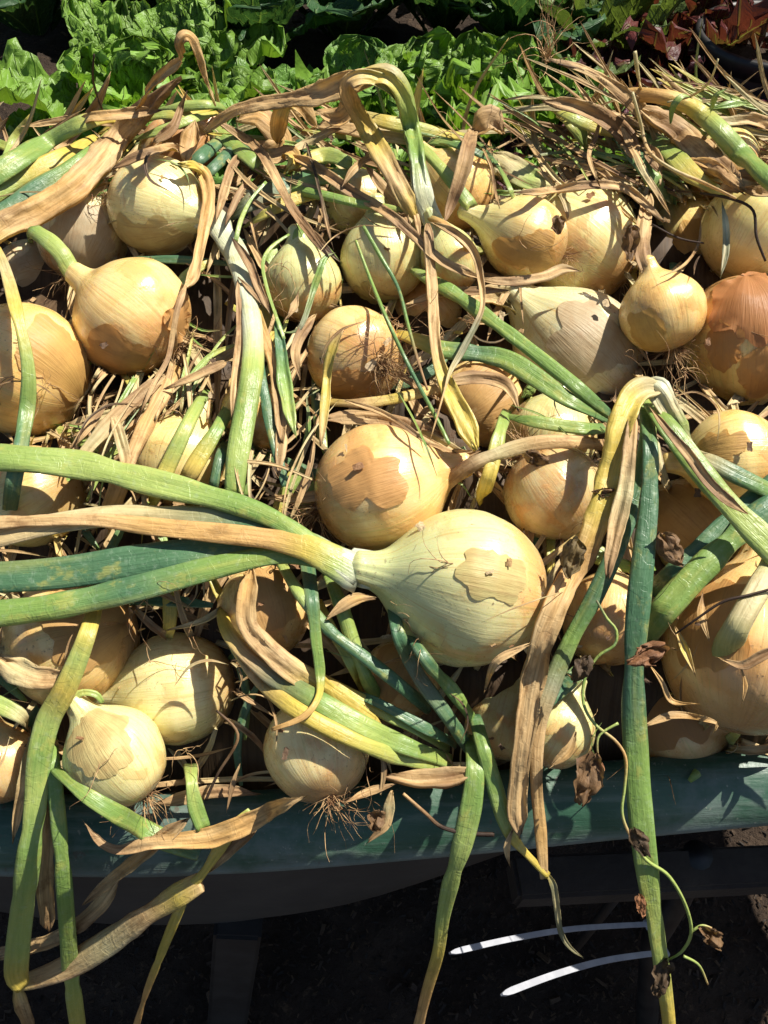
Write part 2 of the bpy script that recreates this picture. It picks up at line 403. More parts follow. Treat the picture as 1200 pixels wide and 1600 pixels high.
def cable_tie(pts, wpx, label):
    """flat nylon strap, pointed tip first, ending in a loop round the tube"""
    P = [Vector(at(*p)) for p in pts]; n = 26; V, F = [], []
    def cr(s):
        s *= len(P)-1; i = min(int(s), len(P)-2); f = s-i
        p0, p1, p2, p3 = P[max(i-1, 0)], P[i], P[i+1], P[min(i+2, len(P)-1)]
        return .5*((2*p1) + (p2-p0)*f + (2*p0-5*p1+4*p2-p3)*f*f + (3*p1-p0-3*p2+p3)*f**3)
    for i in range(n+1):
        s = i/n; p = cr(s); T = (cr(min(1, s+.02)) - cr(max(0, s-.02))).normalized()
        N = (Vector(ORG)-p).normalized()*.8 + Vector((0, 0, .55)); B = T.cross(N).normalized(); N = B.cross(T).normalized()
        w = wpx*.5*pts[0][2]/FPX*(.28 if i == 0 else .8 if i == 1 else 1); h = .0011
        for a, b in ((-1, -1), (1, -1), (1, 1), (-1, 1)): V.append(tuple(p + B*a*w + N*b*h))
    for i in range(n):
        for k in range(4): F.append((i*4+k, i*4+(k+1) % 4, i*4+4+(k+1) % 4, i*4+4+k))
    F += [(3, 2, 1, 0), tuple(n*4+k for k in range(4))]
    root = empty('cable_tie', P[0]); tag(root, label, 'cable tie', 'white cable ties under the barrow')
    mesh_obj('strap', V, F, M_NYLON, root, smooth=False)
    c = P[-1]; T = (P[-1]-P[-2]).normalized()
    V, F = beam(c - T*.004, c + T*.006, .0085, .006); mesh_obj('locking_head', V, F, M_NYLON, root, smooth=False)
cable_tie([(703, 1489, .60), (800, 1467, .64), (900, 1451, .69), (1015, 1444, .76)], 9, 'upper of two white plastic cable ties, sticking out below the tray')
cable_tie([(784, 1554, .62), (870, 1522, .67), (950, 1500, .73), (1035, 1488, .79)], 10.5, 'lower of two white plastic cable ties, nearest the soil')

# ------------------------------------------------------------------ onions
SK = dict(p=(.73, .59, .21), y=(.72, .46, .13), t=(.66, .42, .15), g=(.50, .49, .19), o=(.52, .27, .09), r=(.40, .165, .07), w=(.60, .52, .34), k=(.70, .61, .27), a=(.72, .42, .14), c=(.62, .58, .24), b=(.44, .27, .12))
# key: cx, cy, radius px, neck direction (right, down, to viewer), sunk k, skin, greenness, pear, length, neck length, roots, label
ON = dict(
 a=(243, 322, 76, (.86, .30, .35), .35, 'k', .55, .55, .98, 1.35, 0, 'highest cream onion at the upper left with an orange leaf over its neck'),
 b=(208, 497, 93, (-.80, -.62, .05), .30, 'a', .25, .0, .93, 1.05, 85, 'golden onion with a leaf shadow across it and brown roots towards the white stalk'),
 c=(38, 580, 104, (-.80, -.45, .1), .45, 'y', .45, .30, 1.0, 1.2, 45, 'big golden onion cut by the left edge, roots at its lower side'),
 d=(128, 372, 70, (.2, -.9, -.2), 1.1, 'w', .1, .3, 1.0, 1.2, 30, 'dusty shaded onion wedged behind the two upper left onions'),
 e=(52, 432, 58, (-.7, .3, 0), 1.2, 'w', .1, .3, 1.0, 1.2, 24, 'small whitish onion half hidden under fine roots near the left edge'),
 f=(474, 446, 60, (-.12, -.95, .1), .9, 'g', .9, .5, 1.0, 1.35, 0, 'small greenish onion with its neck upright, left of its similar neighbour'),
 g=(598, 408, 66, (-.1, -.95, .1), .8, 'g', .8, .45, 1.0, 1.25, 0, 'pale green onion behind two thin grass-like stems'),
 h=(556, 556, 77, (-.55, -.25, -.75), .55, 'a', .2, .25, .95, 1.2, 75, 'tan onion with its tangle of roots turned to the viewer'),
 i=(712, 300, 64, (-.5, -.6, 0), .55, 'y', .3, .3, 1.0, 1.2, 0, 'orange yellow onion behind the brown folded leaf at the top'),
 j=(822, 373, 64, (-.86, -.36, .1), .10, 'y', .6, .6, 1.06, 1.7, 26, 'small golden onion lying on its side, green neck towards upper left'),
 k=(908, 384, 94, (-.72, -.62, -.1), .75, 'k', .3, .35, 1.0, 1.2, 12, 'large pale shiny onion behind the small sideways one'),
 l=(1036, 489, 66, (-.28, -.85, .05), .05, 'y', .2, .1, .95, 1.3, 55, 'small round yellow onion with a dangling root beard'),
 m=(1165, 528, 96, (.1, .75, -.3), .45, 'y', .0, .2, 1.06, 1.1, 0, 'reddish brown onion with flaking skin at the right edge'),
 n=(1085, 395, 80, (-.35, -.9, -.1), .6, 'y', .2, .3, 1.0, 1.2, 0, 'yellow onion shaded by the leaf tangle behind the small round one'),
 o=(1185, 365, 88, (.5, -.7, 0), .5, 'p', .2, .2, 1.0, 1.1, 0, 'bright yellow onion at the right edge under the leaf pile'),
 q=(905, 552, 94, (-.72, -.62, .1), .75, 'w', .5, .6, 1.1, 1.5, 14, 'long tan onion with a ragged papery neck, partly under green leaves'),
 r=(590, 766, 103, (.93, -.28, .05), .30, 'a', .0, .30, 1.0, 1.35, 40, 'orange gold onion in the middle with a peeling patch, roots to the left'),
 s=(732, 920, 126, (-.96, -.20, .20), .02, 'c', 1.0, .42, 1.0, 1.30, 14, 'largest onion, pale green and yellow, its neck bent into green leaves'),
 t=(858, 690, 72, (.2, -.8, -.1), .75, 'g', .5, .2, 1.0, 1.2, 0, 'pale green onion peeping over a folded green leaf'),
 u=(1150, 716, 74, (-.85, .05, -.1), .55, 'y', .3, .4, 1.0, 1.3, 0, 'yellow onion at the right edge below the reddish one'),
 v=(282, 1074, 86, (-.99, .08, .06), .10, 'k', .35, 1.0, 1.08, 1.75, 16, 'pale pear shaped onion with a dark shadow band, neck to the left'),
 w=(182, 1184, 80, (-.55, -.80, .10), -.25, 'k', .35, .35, 1.0, 1.3, 36, 'round cream onion with torn orange skin near the rim'),
 x=(496, 1172, 84, (-.25, -.75, -.5), .05, 'k', .25, .2, .98, 1.2, 26, 'cream onion resting on the green rim under slanting leaves'),
 A=(115, 1000, 104, (-.6, .2, -.2), .95, 't', .2, .3, 1.0, 1.2, 0, 'tan onion behind the bundle of blue green leaves at lower left'),
 B=(2, 1196, 60, (-.2, -.9, 0), .55, 'o', .3, .3, 1.0, 1.3, 0, 'shaded brown onion cut by the left edge near the rim'),
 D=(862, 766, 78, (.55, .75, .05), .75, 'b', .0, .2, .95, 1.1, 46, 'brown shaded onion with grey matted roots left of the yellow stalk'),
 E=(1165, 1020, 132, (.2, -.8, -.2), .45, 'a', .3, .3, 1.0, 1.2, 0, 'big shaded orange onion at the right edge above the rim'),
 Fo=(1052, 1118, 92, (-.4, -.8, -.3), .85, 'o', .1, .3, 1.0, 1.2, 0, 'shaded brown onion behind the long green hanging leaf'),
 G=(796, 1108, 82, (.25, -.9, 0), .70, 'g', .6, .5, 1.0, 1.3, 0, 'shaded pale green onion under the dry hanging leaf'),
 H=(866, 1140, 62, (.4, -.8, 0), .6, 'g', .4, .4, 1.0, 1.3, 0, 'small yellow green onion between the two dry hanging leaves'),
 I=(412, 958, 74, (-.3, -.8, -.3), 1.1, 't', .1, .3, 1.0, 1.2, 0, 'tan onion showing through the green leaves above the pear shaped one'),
 J=(52, 775, 82, (-.7, .3, -.3), .95, 'p', .2, .2, 1.0, 1.1, 0, 'pale onion at the left edge under the wide yellow green leaf'),
 K=(282, 722, 74, (.3, -.9, -.2), 1.05, 'p', .3, .2, 1.0, 1.1, 0, 'pale yellow onion glimpsed behind slanting stalks at the left'),
 L=(748, 634, 74, (.5, -.4, -.6), 1.0, 't', .0, .2, 1.0, 1.1, 0, 'tan papery onion behind the wide yellow leaf base'),
 M=(1080, 828, 80, (-.5, -.6, -.4), .95, 't', .0, .3, 1.0, 1.2, 0, 'peeling tan onion between the central knot and the right edge'),
 N=(276, 246, 62, (.6, -.7, -.2), 1.1, 'o', .0, .3, 1.0, 1.2, 0, 'orange onion behind the highest cream onion'),
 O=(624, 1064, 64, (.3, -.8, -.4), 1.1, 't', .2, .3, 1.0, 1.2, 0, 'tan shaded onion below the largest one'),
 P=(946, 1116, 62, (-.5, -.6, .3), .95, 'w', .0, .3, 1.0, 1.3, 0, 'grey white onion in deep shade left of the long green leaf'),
 R=(1002, 352, 60, (.3, -.8, -.3), .95, 'p', .2, .2, 1.0, 1.1, 0, 'pale onion hidden behind the dry neck of the small round one'),
 S=(668, 478, 54, (.4, .5, -.5), 1.0, 't', .1, .2, 1.0, 1.1, 0, 'tan onion half hidden under the bright green tubular leaf'),
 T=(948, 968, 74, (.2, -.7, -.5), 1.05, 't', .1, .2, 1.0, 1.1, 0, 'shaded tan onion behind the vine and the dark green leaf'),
 U=(562, 318, 52, (-.2, -.8, -.4), 1.0, 'g', .6, .3, 1.0, 1.1, 0, 'pale onion below the plump yellow leaf at the top'),
 W=(402, 650, 56, (.2, -.8, -.4), 1.2, 'y', .2, .2, 1.0, 1.1, 0, 'yellow onion deep behind the white sheathed stalk'),
 X=(1128, 262, 60, (-.2, -.8, -.4), 1.0, 'p', .2, .2, 1.0, 1.1, 0, 'pale onion under the leaf tangle at the top right'),
 Q=(704, 408, 46, (-.42, -.88, .15), .35, 'g', .9, .9, 1.15, 1.6, 0, 'slim pale onion whose tall stalk bends over at the top'),
)
ONION = {}
for key, (cx, cy, rp, nd, k, sk, gr, pear, ln, nl, nr, lab) in ON.items():
    t0 = heap_depth(cx, min(cy, 1260)); t = t0/(1 - k*rp/FPX*.95)
    ax = RT*nd[0] - UP*nd[1] - FW*nd[2]; ax /= np.linalg.norm(ax)
    ONION[key] = dict(t=t, k=k, cx=cx, cy=cy, rp=rp, ax=ax, sk=sk, gr=gr, pear=pear, ln=ln, nl=nl, nr=nr, lab=lab)
# push the deeper of two overlapping bulbs further down its line until they only press on each other
keys = list(ONION)
for it in range(120):
    moved = False
    for i, a in enumerate(keys):
        for b in keys[i+1:]:
            A_, B_ = ONION[a], ONION[b]
            pa, pb = at(A_['cx'], A_['cy'], A_['t']), at(B_['cx'], B_['cy'], B_['t'])
            ra, rb = A_['rp']*A_['t']/FPX, B_['rp']*B_['t']/FPX
            if np.linalg.norm(pa-pb) < (ra+rb)*.93:
                D_ = A_ if (A_['k'], A_['t']) > (B_['k'], B_['t']) else B_
                if D_['t'] < heap_depth(D_['cx'], min(D_['cy'], 1260)) + .13: D_['t'] += .002; moved = True
    if not moved: break
for o_ in ONION.values():
    o_['c'] = at(o_['cx'], o_['cy'], o_['t']); o_['r'] = o_['rp']*o_['t']/FPX

def frame_of(ax):
    z = Vector(ax); x = z.cross(Vector((.3, -.5, .8))).normalized(); y = z.cross(x)
    return Matrix((x, y, z)).transposed()
def bulb_profile(pear, ln, nl, nv):
    rnd = [(0, -.90), (.10, -.925), (.22, -.93), (.45, -.86), (.70, -.70), (.90, -.40), (.985, -.10), (1.0, .08), (.955, .34), (.83, .58), (.64, .78), (.43, .92), (.29, 1.02), (.225, 1.13), (.19, 1.28)]
    per = [(0, -.90), (.10, -.92), (.22, -.92), (.45, -.84), (.70, -.67), (.90, -.37), (.985, -.08), (1.0, .08), (.95, .34), (.82, .60), (.64, .84), (.47, 1.04), (.36, 1.20), (.29, 1.36), (.25, 1.52)]
    P = [np.array([a[0]*(1-pear)+b[0]*pear, a[1]*(1-pear)+b[1]*pear]) for a, b in zip(rnd, per)]
    tip = P[-1].copy(); P.append(np.array([tip[0]*.92, max(tip[1]+.08, nl-.08)])); P.append(np.array([tip[0]*.5, max(tip[1]+.16, nl)]))
    out = []
    for i in range(nv+1):
        s = i/nv*(len(P)-1); j = min(int(s), len(P)-2); f = s-j
        p0, p1, p2, p3 = P[max(j-1, 0)], P[j], P[j+1], P[min(j+2, len(P)-1)]
        q = .5*((2*p1) + (p2-p0)*f + (2*p0-5*p1+4*p2-p3)*f*f + (3*p1-p0-3*p2+p3)*f**3)
        out.append((max(q[0], 0), q[1]*(ln if q[1] < .9 else 1) if False else q[1]*ln))
    return out
def bulb_shape(o_, nu, nv, seed, off=0.0, grow=None):
    prof = bulb_profile(o_['pear'], o_['ln'], o_['nl'], nv)
    V = np.zeros((nv+1, nu, 3))
    for i, (r, z) in enumerate(prof):
        nk = max(0, min(1, (z-.75)/.5))
        for j in range(nu):
            a = 2*math.pi*j/nu; ca, sa = math.cos(a), math.sin(a)
            lump = 1 + .035*fbm(ca*1.1+seed, sa*1.1, z*.9, 2) + .006*math.cos(a*7+seed)*(1-nk) + nk*.10*fbm(ca*2.5, sa*2.5+seed, z*1.2, 2)
            rr = (r + off)*lump
            V[i, j] = (rr*ca*(1+.03*math.sin(seed)), rr*sa*(1-.03*math.sin(seed)), z + off*(z*1.0))
    return V
def grid_faces(nv, nu):
    return [(i*nu+j, i*nu+(j+1) % nu, (i+1)*nu+(j+1) % nu, (i+1)*nu+j) for i in range(nv) for j in range(nu)]
def strands(base, axis, spread, n, lo, hi, rad, seed, sag=.6, wig=.35):
    """a tuft of wiry roots as thin three-sided tubes"""
    rd = random.Random(seed); V, F = [], []; A = Vector(axis)
    for q in range(n):
        d = (A + Vector((rd.gauss(0, 1), rd.gauss(0, 1), rd.gauss(0, 1)))*spread).normalized()
        p = Vector(base) + Vector((rd.gauss(0, 1), rd.gauss(0, 1), rd.gauss(0, 1)))*rad*4
        L = rd.uniform(lo, hi); m = 9; r0 = rad*rd.uniform(.5, 1.15); ph = rd.uniform(0, 99)
        b0 = len(V)
        for i in range(m+1):
            s = i/m
            B = d.cross(Vector((.2, .9, .4))).normalized(); N = B.cross(d); rr = r0*(1-.75*s)
            for k in range(3):
                a = 2.094*k; V.append(tuple(p + B*rr*math.cos(a) + N*rr*math.sin(a)))
            w = Vector((n1(s*3.2+ph, 1), n1(s*3.2+ph, 2), n1(s*3.2+ph, 3)))
            d = (d + w*wig*1.6 + Vector((0, -.05, -.12*sag))).normalized(); p = p + d*(L/m)
        for i in range(m):
            for k in range(3): F.append((b0+i*3+k, b0+i*3+(k+1) % 3, b0+i*3+3+(k+1) % 3, b0+i*3+3+k))
    return V, F
# torn outer skins: onion, pixel of the middle, half-angle, colour, lift
TORN = [('b', 200, 560, 30, (.36, .20, .075), .02), ('b', 285, 505, 18, (.42, .20, .09), .10), ('s', 775, 895, 20, (.58, .38, .17), .004), 
        ('j', 830, 400, 38, (.50, .27, .10), .02), ('w', 150, 1165, 42, (.66, .47, .20), .015), ('c', 95, 560, 34, (.48, .27, .10), .02),
        ('r', 572, 742, 30, (.60, .34, .15), .02), ('h', 545, 600, 22, (.36, .17, .07), .03), ('m', 1172, 470, 36, (.50, .20, .08), .05), ('m', 1125, 540, 18, (.56, .28, .10), .04), ('m', 1185, 590, 20, (.58, .32, .12), .03),
        ('q', 930, 530, 36, (.55, .36, .17), .02), ('l', 1010, 525, 30, (.56, .35, .12), .012), ('A', 150, 970, 44, (.50, .31, .13), .03),
        ('M', 1070, 800, 46, (.58, .36, .17), .05), ('L', 745, 620, 48, (.56, .35, .15), .03), ('d', 130, 370, 50, (.50, .38, .24), .03), ('e', 50, 430, 44, (.60, .50, .38), .05), ('u', 1130, 700, 26, (.60, .40, .16), .02),
        ('n', 1090, 385, 30, (.52, .32, .12), .03), ('N', 275, 235, 50, (.56, .31, .12), .04), ('P', 935, 1100, 46, (.46, .42, .38), .08), ('Fo', 1040, 1100, 40, (.40, .22, .09), .03), ('I', 425, 930, 40, (.55, .34, .16), .05),
        ('a', 225, 380, 40, (.50, .36, .17), .012), ('E', 1120, 960, 30, (.56, .33, .12), .02), ('g', 580, 465, 26, (.46, .32, .16), .05), ('O', 620, 1050, 40, (.5, .3, .12), .02)]
def build_onion(idx, key):
    o_ = ONION[key]; c, r = o_['c'], o_['r']; Rm = frame_of(o_['ax']); seed = idx*1.37+.5
    root = empty('onion', c); tag(root, o_['lab'], 'onion', 'onions heaped in the wheelbarrow'); o_['root'] = root
    big = o_['rp'] > 60
    nu, nv = (56, 52) if big else (44, 42)
    V = bulb_shape(o_, nu, nv, seed).reshape(-1, 3)
    F = grid_faces(nv, nu); F.append(tuple(nv*nu+j for j in range(nu)))
    me = bpy.data.meshes.new('bulb'); me.from_pydata(V.tolist(), [], F); me.polygons.foreach_set('use_smooth', np.ones(len(F), bool)); me.materials.append(M_BULB)
    b = bpy.data.objects.new('bulb', me)
    b.matrix_basis = Matrix.Translation(Vector(c)) @ Rm.to_4x4() @ Matrix.Scale(r, 4)
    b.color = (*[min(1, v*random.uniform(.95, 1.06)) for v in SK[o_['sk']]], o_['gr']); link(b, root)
    o_['M'] = b.matrix_basis.copy()
    zt = bulb_profile(o_['pear'], o_['ln'], o_['nl'], 4)[-1][1]
    o_['neck'] = np.array(o_['M'] @ Vector((0, 0, zt*.94))); o_['neck0'] = np.array(o_['M'] @ Vector((0, 0, zt*.72)))
    if o_['nr']:
        base = o_['M'] @ Vector((0, 0, -.90*o_['ln'])); ax = -Vector(o_['ax'])
        V, F = strands(base, ax, .85, int(o_['nr']*1.7), r*.35, r*1.15, .00042 if r > .03 else .00036, idx+3)
        mesh_obj('roots', V, F, M_ROOT, root)
        V, F = tube([base - ax*r*.05, base, base + ax*r*.045, base + ax*r*.06], [r*.20, r*.17, r*.12, r*.04], 14); mesh_obj('root_plate', V, F, M_ROOT, root)
    for ti, (tk, px, py, ang, colr, lift) in enumerate(TORN):
        if tk != key: continue
        d = ray(px, py); d = d/np.linalg.norm(d); oc = ORG - c; bq = float(oc @ d); disc = bq*bq - float(oc @ oc) + (r*1.001)**2
        hit = ORG + d*(-bq - math.sqrt(max(disc, 0)))
        ld = Vector(Rm.transposed() @ Vector(hit - c)).normalized()
        A = math.radians(ang); NR, NP = 16, 110
        e2 = (Vector((0, 0, 1)) - ld*ld.z).normalized(); e1 = e2.cross(ld)
        prof = np.array(bulb_profile(o_['pear'], o_['ln'], o_['nl'], 120)); pth = np.arctan2(prof[:, 0], prof[:, 1]); pr = np.hypot(prof[:, 0], prof[:, 1]); od = np.argsort(pth)
        V, F = [tuple(0 for _ in range(3))], []
        for ir in range(NR+1):
            rho = ir/NR
            for ip in range(NP):
                ph = 2*math.pi*ip/NP; cx_, sx_ = math.cos(ph), math.sin(ph)
                Rb = A*(1 + .50*fbm(cx_*1.1+ti*3, sx_*1.1, .5, 2) + .10*fbm(cx_*2.4+ti, sx_*2.4, 2.5, 3) + .025*fbm(cx_*14+ti, sx_*14, 4.5, 2))
                aa = Rb*rho*(1 + .35*(abs(sx_)-.6)); dv = ld*math.cos(aa) + (e1*cx_ + e2*sx_)*math.sin(aa)
                th = math.atan2(math.hypot(dv.x, dv.y), dv.z); rs = float(np.interp(th, pth[od], pr[od]))
                az = math.atan2(dv.y, dv.x); z_ = rs*dv.z
                lump = 1 + .035*fbm(math.cos(az)*1.1+seed, math.sin(az)*1.1, z_*.9, 2) + .006*math.cos(az*7+seed)
                ed = max(0, (rho-.55)/.45); rg = fbm(cx_*2.2+ti*2, sx_*2.2, rho, 2)
                k_ = lump + .009 + .006*max(0, fbm(dv.x*5+ti, dv.y*5, dv.z*5, 2)) + lift*ed**2*max(0, min(1.5, .35+1.3*rg))
                V.append((rs*dv.x*k_*(1+.03*math.sin(seed)), rs*dv.y*k_*(1-.03*math.sin(seed)), z_*(1+(k_-1)*.9)))
        V = V[1:]
        F = [(i*NP+j, i*NP+(j+1) % NP, (i+1)*NP+(j+1) % NP, (i+1)*NP+j) for i in range(NR) for j in range(NP)]
        me = bpy.data.meshes.new('torn_skin'); me.from_pydata(V, [], F); me.polygons.foreach_set('use_smooth', np.ones(len(F), bool)); me.materials.append(M_TORN)
        so = bpy.data.objects.new('torn_skin', me); so.matrix_basis = o_['M'].copy(); so.color = (*[(.85 if tk == 'm' else .30)*a_+(.15 if tk == 'm' else .70)*b_ for a_, b_ in zip(colr, SK[o_['sk']])], 1); link(so, root)
for idx, key in enumerate(ON): build_onion(idx, key)

# ------------------------------------------------------------------ onion leaves: path over the heap, widths in pixels, colours along the leaf
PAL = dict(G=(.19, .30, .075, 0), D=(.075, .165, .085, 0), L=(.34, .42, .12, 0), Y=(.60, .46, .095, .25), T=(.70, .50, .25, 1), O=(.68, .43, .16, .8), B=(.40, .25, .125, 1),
           P=(.62, .54, .30, .6), W=(.58, .60, .44, .1), K=(.055, .032, .02, 1), S=(.24, .25, .15, .7))
def catmull(P, m):
    P = np.asarray(P, float); n = len(P)
    seg = np.linalg.norm(np.diff(P[:, :2], axis=0), axis=1); cum = np.concatenate([[0], np.cumsum(np.maximum(seg, 1e-6))]); out = []; par = []
    for i in range(m+1):
        d = cum[-1]*i/m; j = min(int(np.searchsorted(cum, d, side='right')-1), n-2); j = max(j, 0); f = (d-cum[j])/(cum[j+1]-cum[j])
        p0, p1, p2, p3 = P[max(j-1, 0)], P[j], P[j+1], P[min(j+2, n-1)]
        out.append(.5*((2*p1) + (p2-p0)*f + (2*p0-5*p1+4*p2-p3)*f*f + (3*p1-p0-3*p2+p3)*f**3)); par.append((j+f)/(n-1))
    return np.array(out), np.array(par)
def gsm(a, k):
    w = np.exp(-np.linspace(-2, 2, 2*k+1)**2); w /= w.sum()
    return np.convolve(np.pad(a, k, mode='edge'), w, mode='valid')
CEN = np.array([o_['c'] for o_ in ONION.values()]); RAD = np.array([o_['r'] for o_ in ONION.values()])
def bulb_depth(px, py, clear):
    d = ray(px, py); oc = ORG - CEN; a = float(d @ d); b = oc @ d; c = (oc*oc).sum(1) - (RAD*1.0+clear)**2
    disc = b*b - a*c; ok = disc > 0
    return float(((-b[ok] - np.sqrt(disc[ok]))/a).min()) if ok.any() else 9.0
def leaf_path(pts, lay, under, owner, fine=False, tuck=None):
    P = [(p[0], p[1], p[2] if len(p) > 2 else 0.0) for p in pts]
    length = sum(math.dist(P[i][:2], P[i+1][:2]) for i in range(len(P)-1))
    m = max(10, int(length/(5 if fine else 8)))
    Q, par = catmull(P, m)
    t = np.array([heap_depth(q[0], q[1]) for q in Q])
    if under is None:
        tb = np.array([bulb_depth(q[0], q[1], .003) for q in Q]); t = np.minimum(t, tb)
        k = max(2, int(m*.06)); tp = np.pad(t, k, mode='edge'); tm = np.array([tp[i:i+2*k+1].min() for i in range(len(t))])
        t = gsm(tm, k+2) - .0025 - .0027*lay
    else:
        tb = np.array([bulb_depth(q[0], q[1], .0) for q in Q]); t = np.maximum(gsm(t, 5) + under, np.where(tb < 9, tb+.012, 0))
    t = t - Q[:, 2]
    if tuck is not None:
        dd = np.concatenate([[0], np.cumsum(np.linalg.norm(np.diff(Q[:, :2], axis=0), axis=1))]); span = min(70, dd[-1]*.3)
        for on, q_ in ((tuck[0], dd), (tuck[1], dd[-1]-dd)):
            if on: e_ = np.clip(1-q_/span, 0, 1); t = t + .030*e_*e_
    if owner:
        tn = float((ONION[owner]['neck'] - ORG) @ FW); dd = np.concatenate([[0], np.cumsum(np.linalg.norm(np.diff(Q[:, :2], axis=0), axis=1))])
        f = np.clip(dd/110, 0, 1); f = f*f*(3-2*f); t = (tn-.004)*(1-f) + t*f
    X = np.array([at(q[0], q[1], tt) for q, tt in zip(Q, t)])
    if owner:
        o_ = ONION[owner]; a, b = o_['neck0'], o_['neck']
        nb = max(3, int(np.linalg.norm(X[0]-b)/.006)); Tn = (b-a)/np.linalg.norm(b-a); T1 = X[1]-X[0]; T1 = T1/np.linalg.norm(T1); g = np.linalg.norm(X[0]-b)
        br = []
        for i in range(nb):
            s = i/nb; h0, h1, h2, h3 = 2*s**3-3*s**2+1, s**3-2*s**2+s, -2*s**3+3*s**2, s**3-s**2
            br.append(b*h0 + Tn*g*h1 + X[0]*h2 + T1*g*h3)
        pre = [a*(1-i/3)+b*i/3 for i in range(3)] + br
        X = np.concatenate([np.array(pre), X]); par = np.concatenate([np.zeros(len(pre)), par])
    return X, par
def leaf_mesh(X, par, widths, cols, kind, seed, tw=0.0, thick=None, owned=False):
    n = len(X); dist = np.concatenate([[0], np.cumsum(np.linalg.norm(np.diff(X, axis=0), axis=1))])
    wv = np.interp(par, np.linspace(0, 1, len(widths)), widths)
    depth = (X - ORG) @ FW
    hw = .5*wv*depth/FPX*(.88 if kind in 'fs' else .95)
    pin = [(rr_.uniform(.1, .9)*1.0, rr_.uniform(.006, .014), rr_.uniform(.06, .22)) for rr_ in [random.Random(int(seed*1000))] for _ in range(3)]
    cl = np.array([PAL[c] for c in cols]); Cv = np.stack([np.interp(par, np.linspace(0, 1, len(cl)), cl[:, k]) for k in range(4)], axis=1)
    dry = kind == 'd'
    na = 22 if dry else (7 if kind == 'w' else 16)
    V, Cc, U = [], [], []; Bp = None
    for i in range(n):
        T = X[min(i+1, n-1)] - X[max(i-1, 0)]; T = T/(np.linalg.norm(T)+1e-12)
        tc = ORG - X[i]; tc = tc/np.linalg.norm(tc); N = .62*tc + np.array([.10, 0, .45])
        B = np.cross(T, N); B = B/(np.linalg.norm(B)+1e-9)
        if Bp is not None:
            if B @ Bp < 0: B = -B
            B = .55*B + .45*Bp; B = B - T*(B @ T); B = B/(np.linalg.norm(B)+1e-9)
        Bp = B; N = np.cross(B, T)
        if N @ tc < 0: N = -N
        s = dist[i]
        ang = tw*par[i] + (.38 if dry else .16)*n1(s*14, seed); ca, sa = math.cos(ang), math.sin(ang)
        Bi, Ni = B*ca + N*sa, N*ca - B*sa
        w = hw[i]*(1 + (.20 if dry else .07)*n1(s*(45 if dry else 26), seed+1.3))
        if kind in 'fs':
            for a_, b_, c_ in pin: w *= 1 - c_*math.exp(-((s-a_*dist[-1])/b_)**2)
        endd = min(s if not owned else 9, dist[-1]-s)
        if dry: w *= .22 + .78*min(1, endd/.011)**.7
        if dry:
            th = .00025 if thick is None else thick*.6
            curl = .70*n1(s*15, seed+2.7) + .28; h = na//2
            for side in (0, 1):
                for k in range(h):
                    u = -1 + 2*k/(h-1)
                    if side: u = -u
                    z = w*(curl*(u*u-.35) + .13*math.sin(4.2*u + seed*5 + 3*n1(s*10, seed)) + .24*mnoise.noise(Vector((u*2.2, s*55, seed))))
                    uu = u*(1-.10*abs(curl)) + .13*n1(s*120 + u*2, seed+4)*abs(u)
                    z += w*(.05*math.sin(u*17+seed*3+2*n1(s*25, seed)) + .10*mnoise.noise(Vector((u*5, s*160, seed+6)))) + (-th if side else th)
                    rag_ = T*(.007*mnoise.noise(Vector((u*3.5, seed*2, 1.0 if s > dist[-1]/2 else 7.0)))*max(0, 1-endd/.012)) if endd < .012 else 0.0
                    V.append(X[i] + Bi*uu*w + Ni*z + rag_); U.append((u*w*100, s*100, 0)); g = 1 + .25*mnoise.noise(Vector((u*3, s*40, seed+9))) - .12*abs(u)**6
                    q1 = mnoise.noise(Vector((u*1.2, s*24, seed+19)))*1.3; dk, pl = max(0, q1)*.5*Cv[i, 3], max(0, -q1)*.75*Cv[i, 3]
                    cc = [(Cv[i, m_]*(1-dk-pl) + dk*(.23, .13, .06)[m_] + pl*(.70, .55, .31)[m_])*g for m_ in range(3)]
                    Cc.append((*cc, Cv[i, 3]))
        else:
            fl = thick if thick is not None else (1.0 if kind == 'w' else .55 if kind == 's' else .32)
            for k in range(na):
                a = 2*math.pi*k/na; cx, sz = math.cos(a), math.sin(a)
                groove = 0 if kind == 'w' else .10*max(0, sz)*math.cos(a*2+math.pi)*0 + (.16*max(0, sz)*max(0, 1-abs(cx)*2.2) if kind == 'f' else 0)
                zz = fl*(sz - groove) * (1 + .10*n1(s*30, seed+3)) + (0 if kind == 'w' else (.26*n1(s*7, seed+11)+.05)*(abs(cx)-.5) + .16*mnoise.noise(Vector((cx*1.8, s*28, seed+14))))
                V.append(X[i] + Bi*cx*w + Ni*zz*w); U.append((cx*w*100 + (0 if sz >= 0 else 7), s*100, 0))
                g = 1 + .14*mnoise.noise(Vector((cx*1.6, s*22, seed)))
                e = 1 - .10*(abs(cx) > .9)
                # yellowing runs unevenly up the margins of a leaf
                yl = max(0, mnoise.noise(Vector((cx*2.0, s*16, seed+5))))*.45*(1-Cv[i, 3]) if kind != 'w' else 0
                Cc.append(((Cv[i, 0]*(1-yl)+.48*yl)*g*e, (Cv[i, 1]*(1-yl)+.43*yl)*g*e, (Cv[i, 2]*(1-yl)+.10*yl)*g, Cv[i, 3]))
    F = [(i*na+k, i*na+(k+1) % na, (i+1)*na+(k+1) % na, (i+1)*na+k) for i in range(n-1) for k in range(na)]
    F.append(tuple(range(na-1, -1, -1))); F.append(tuple((n-1)*na+k for k in range(na)))
    return np.array(V), F, Cc, U
leaf_no = [0]
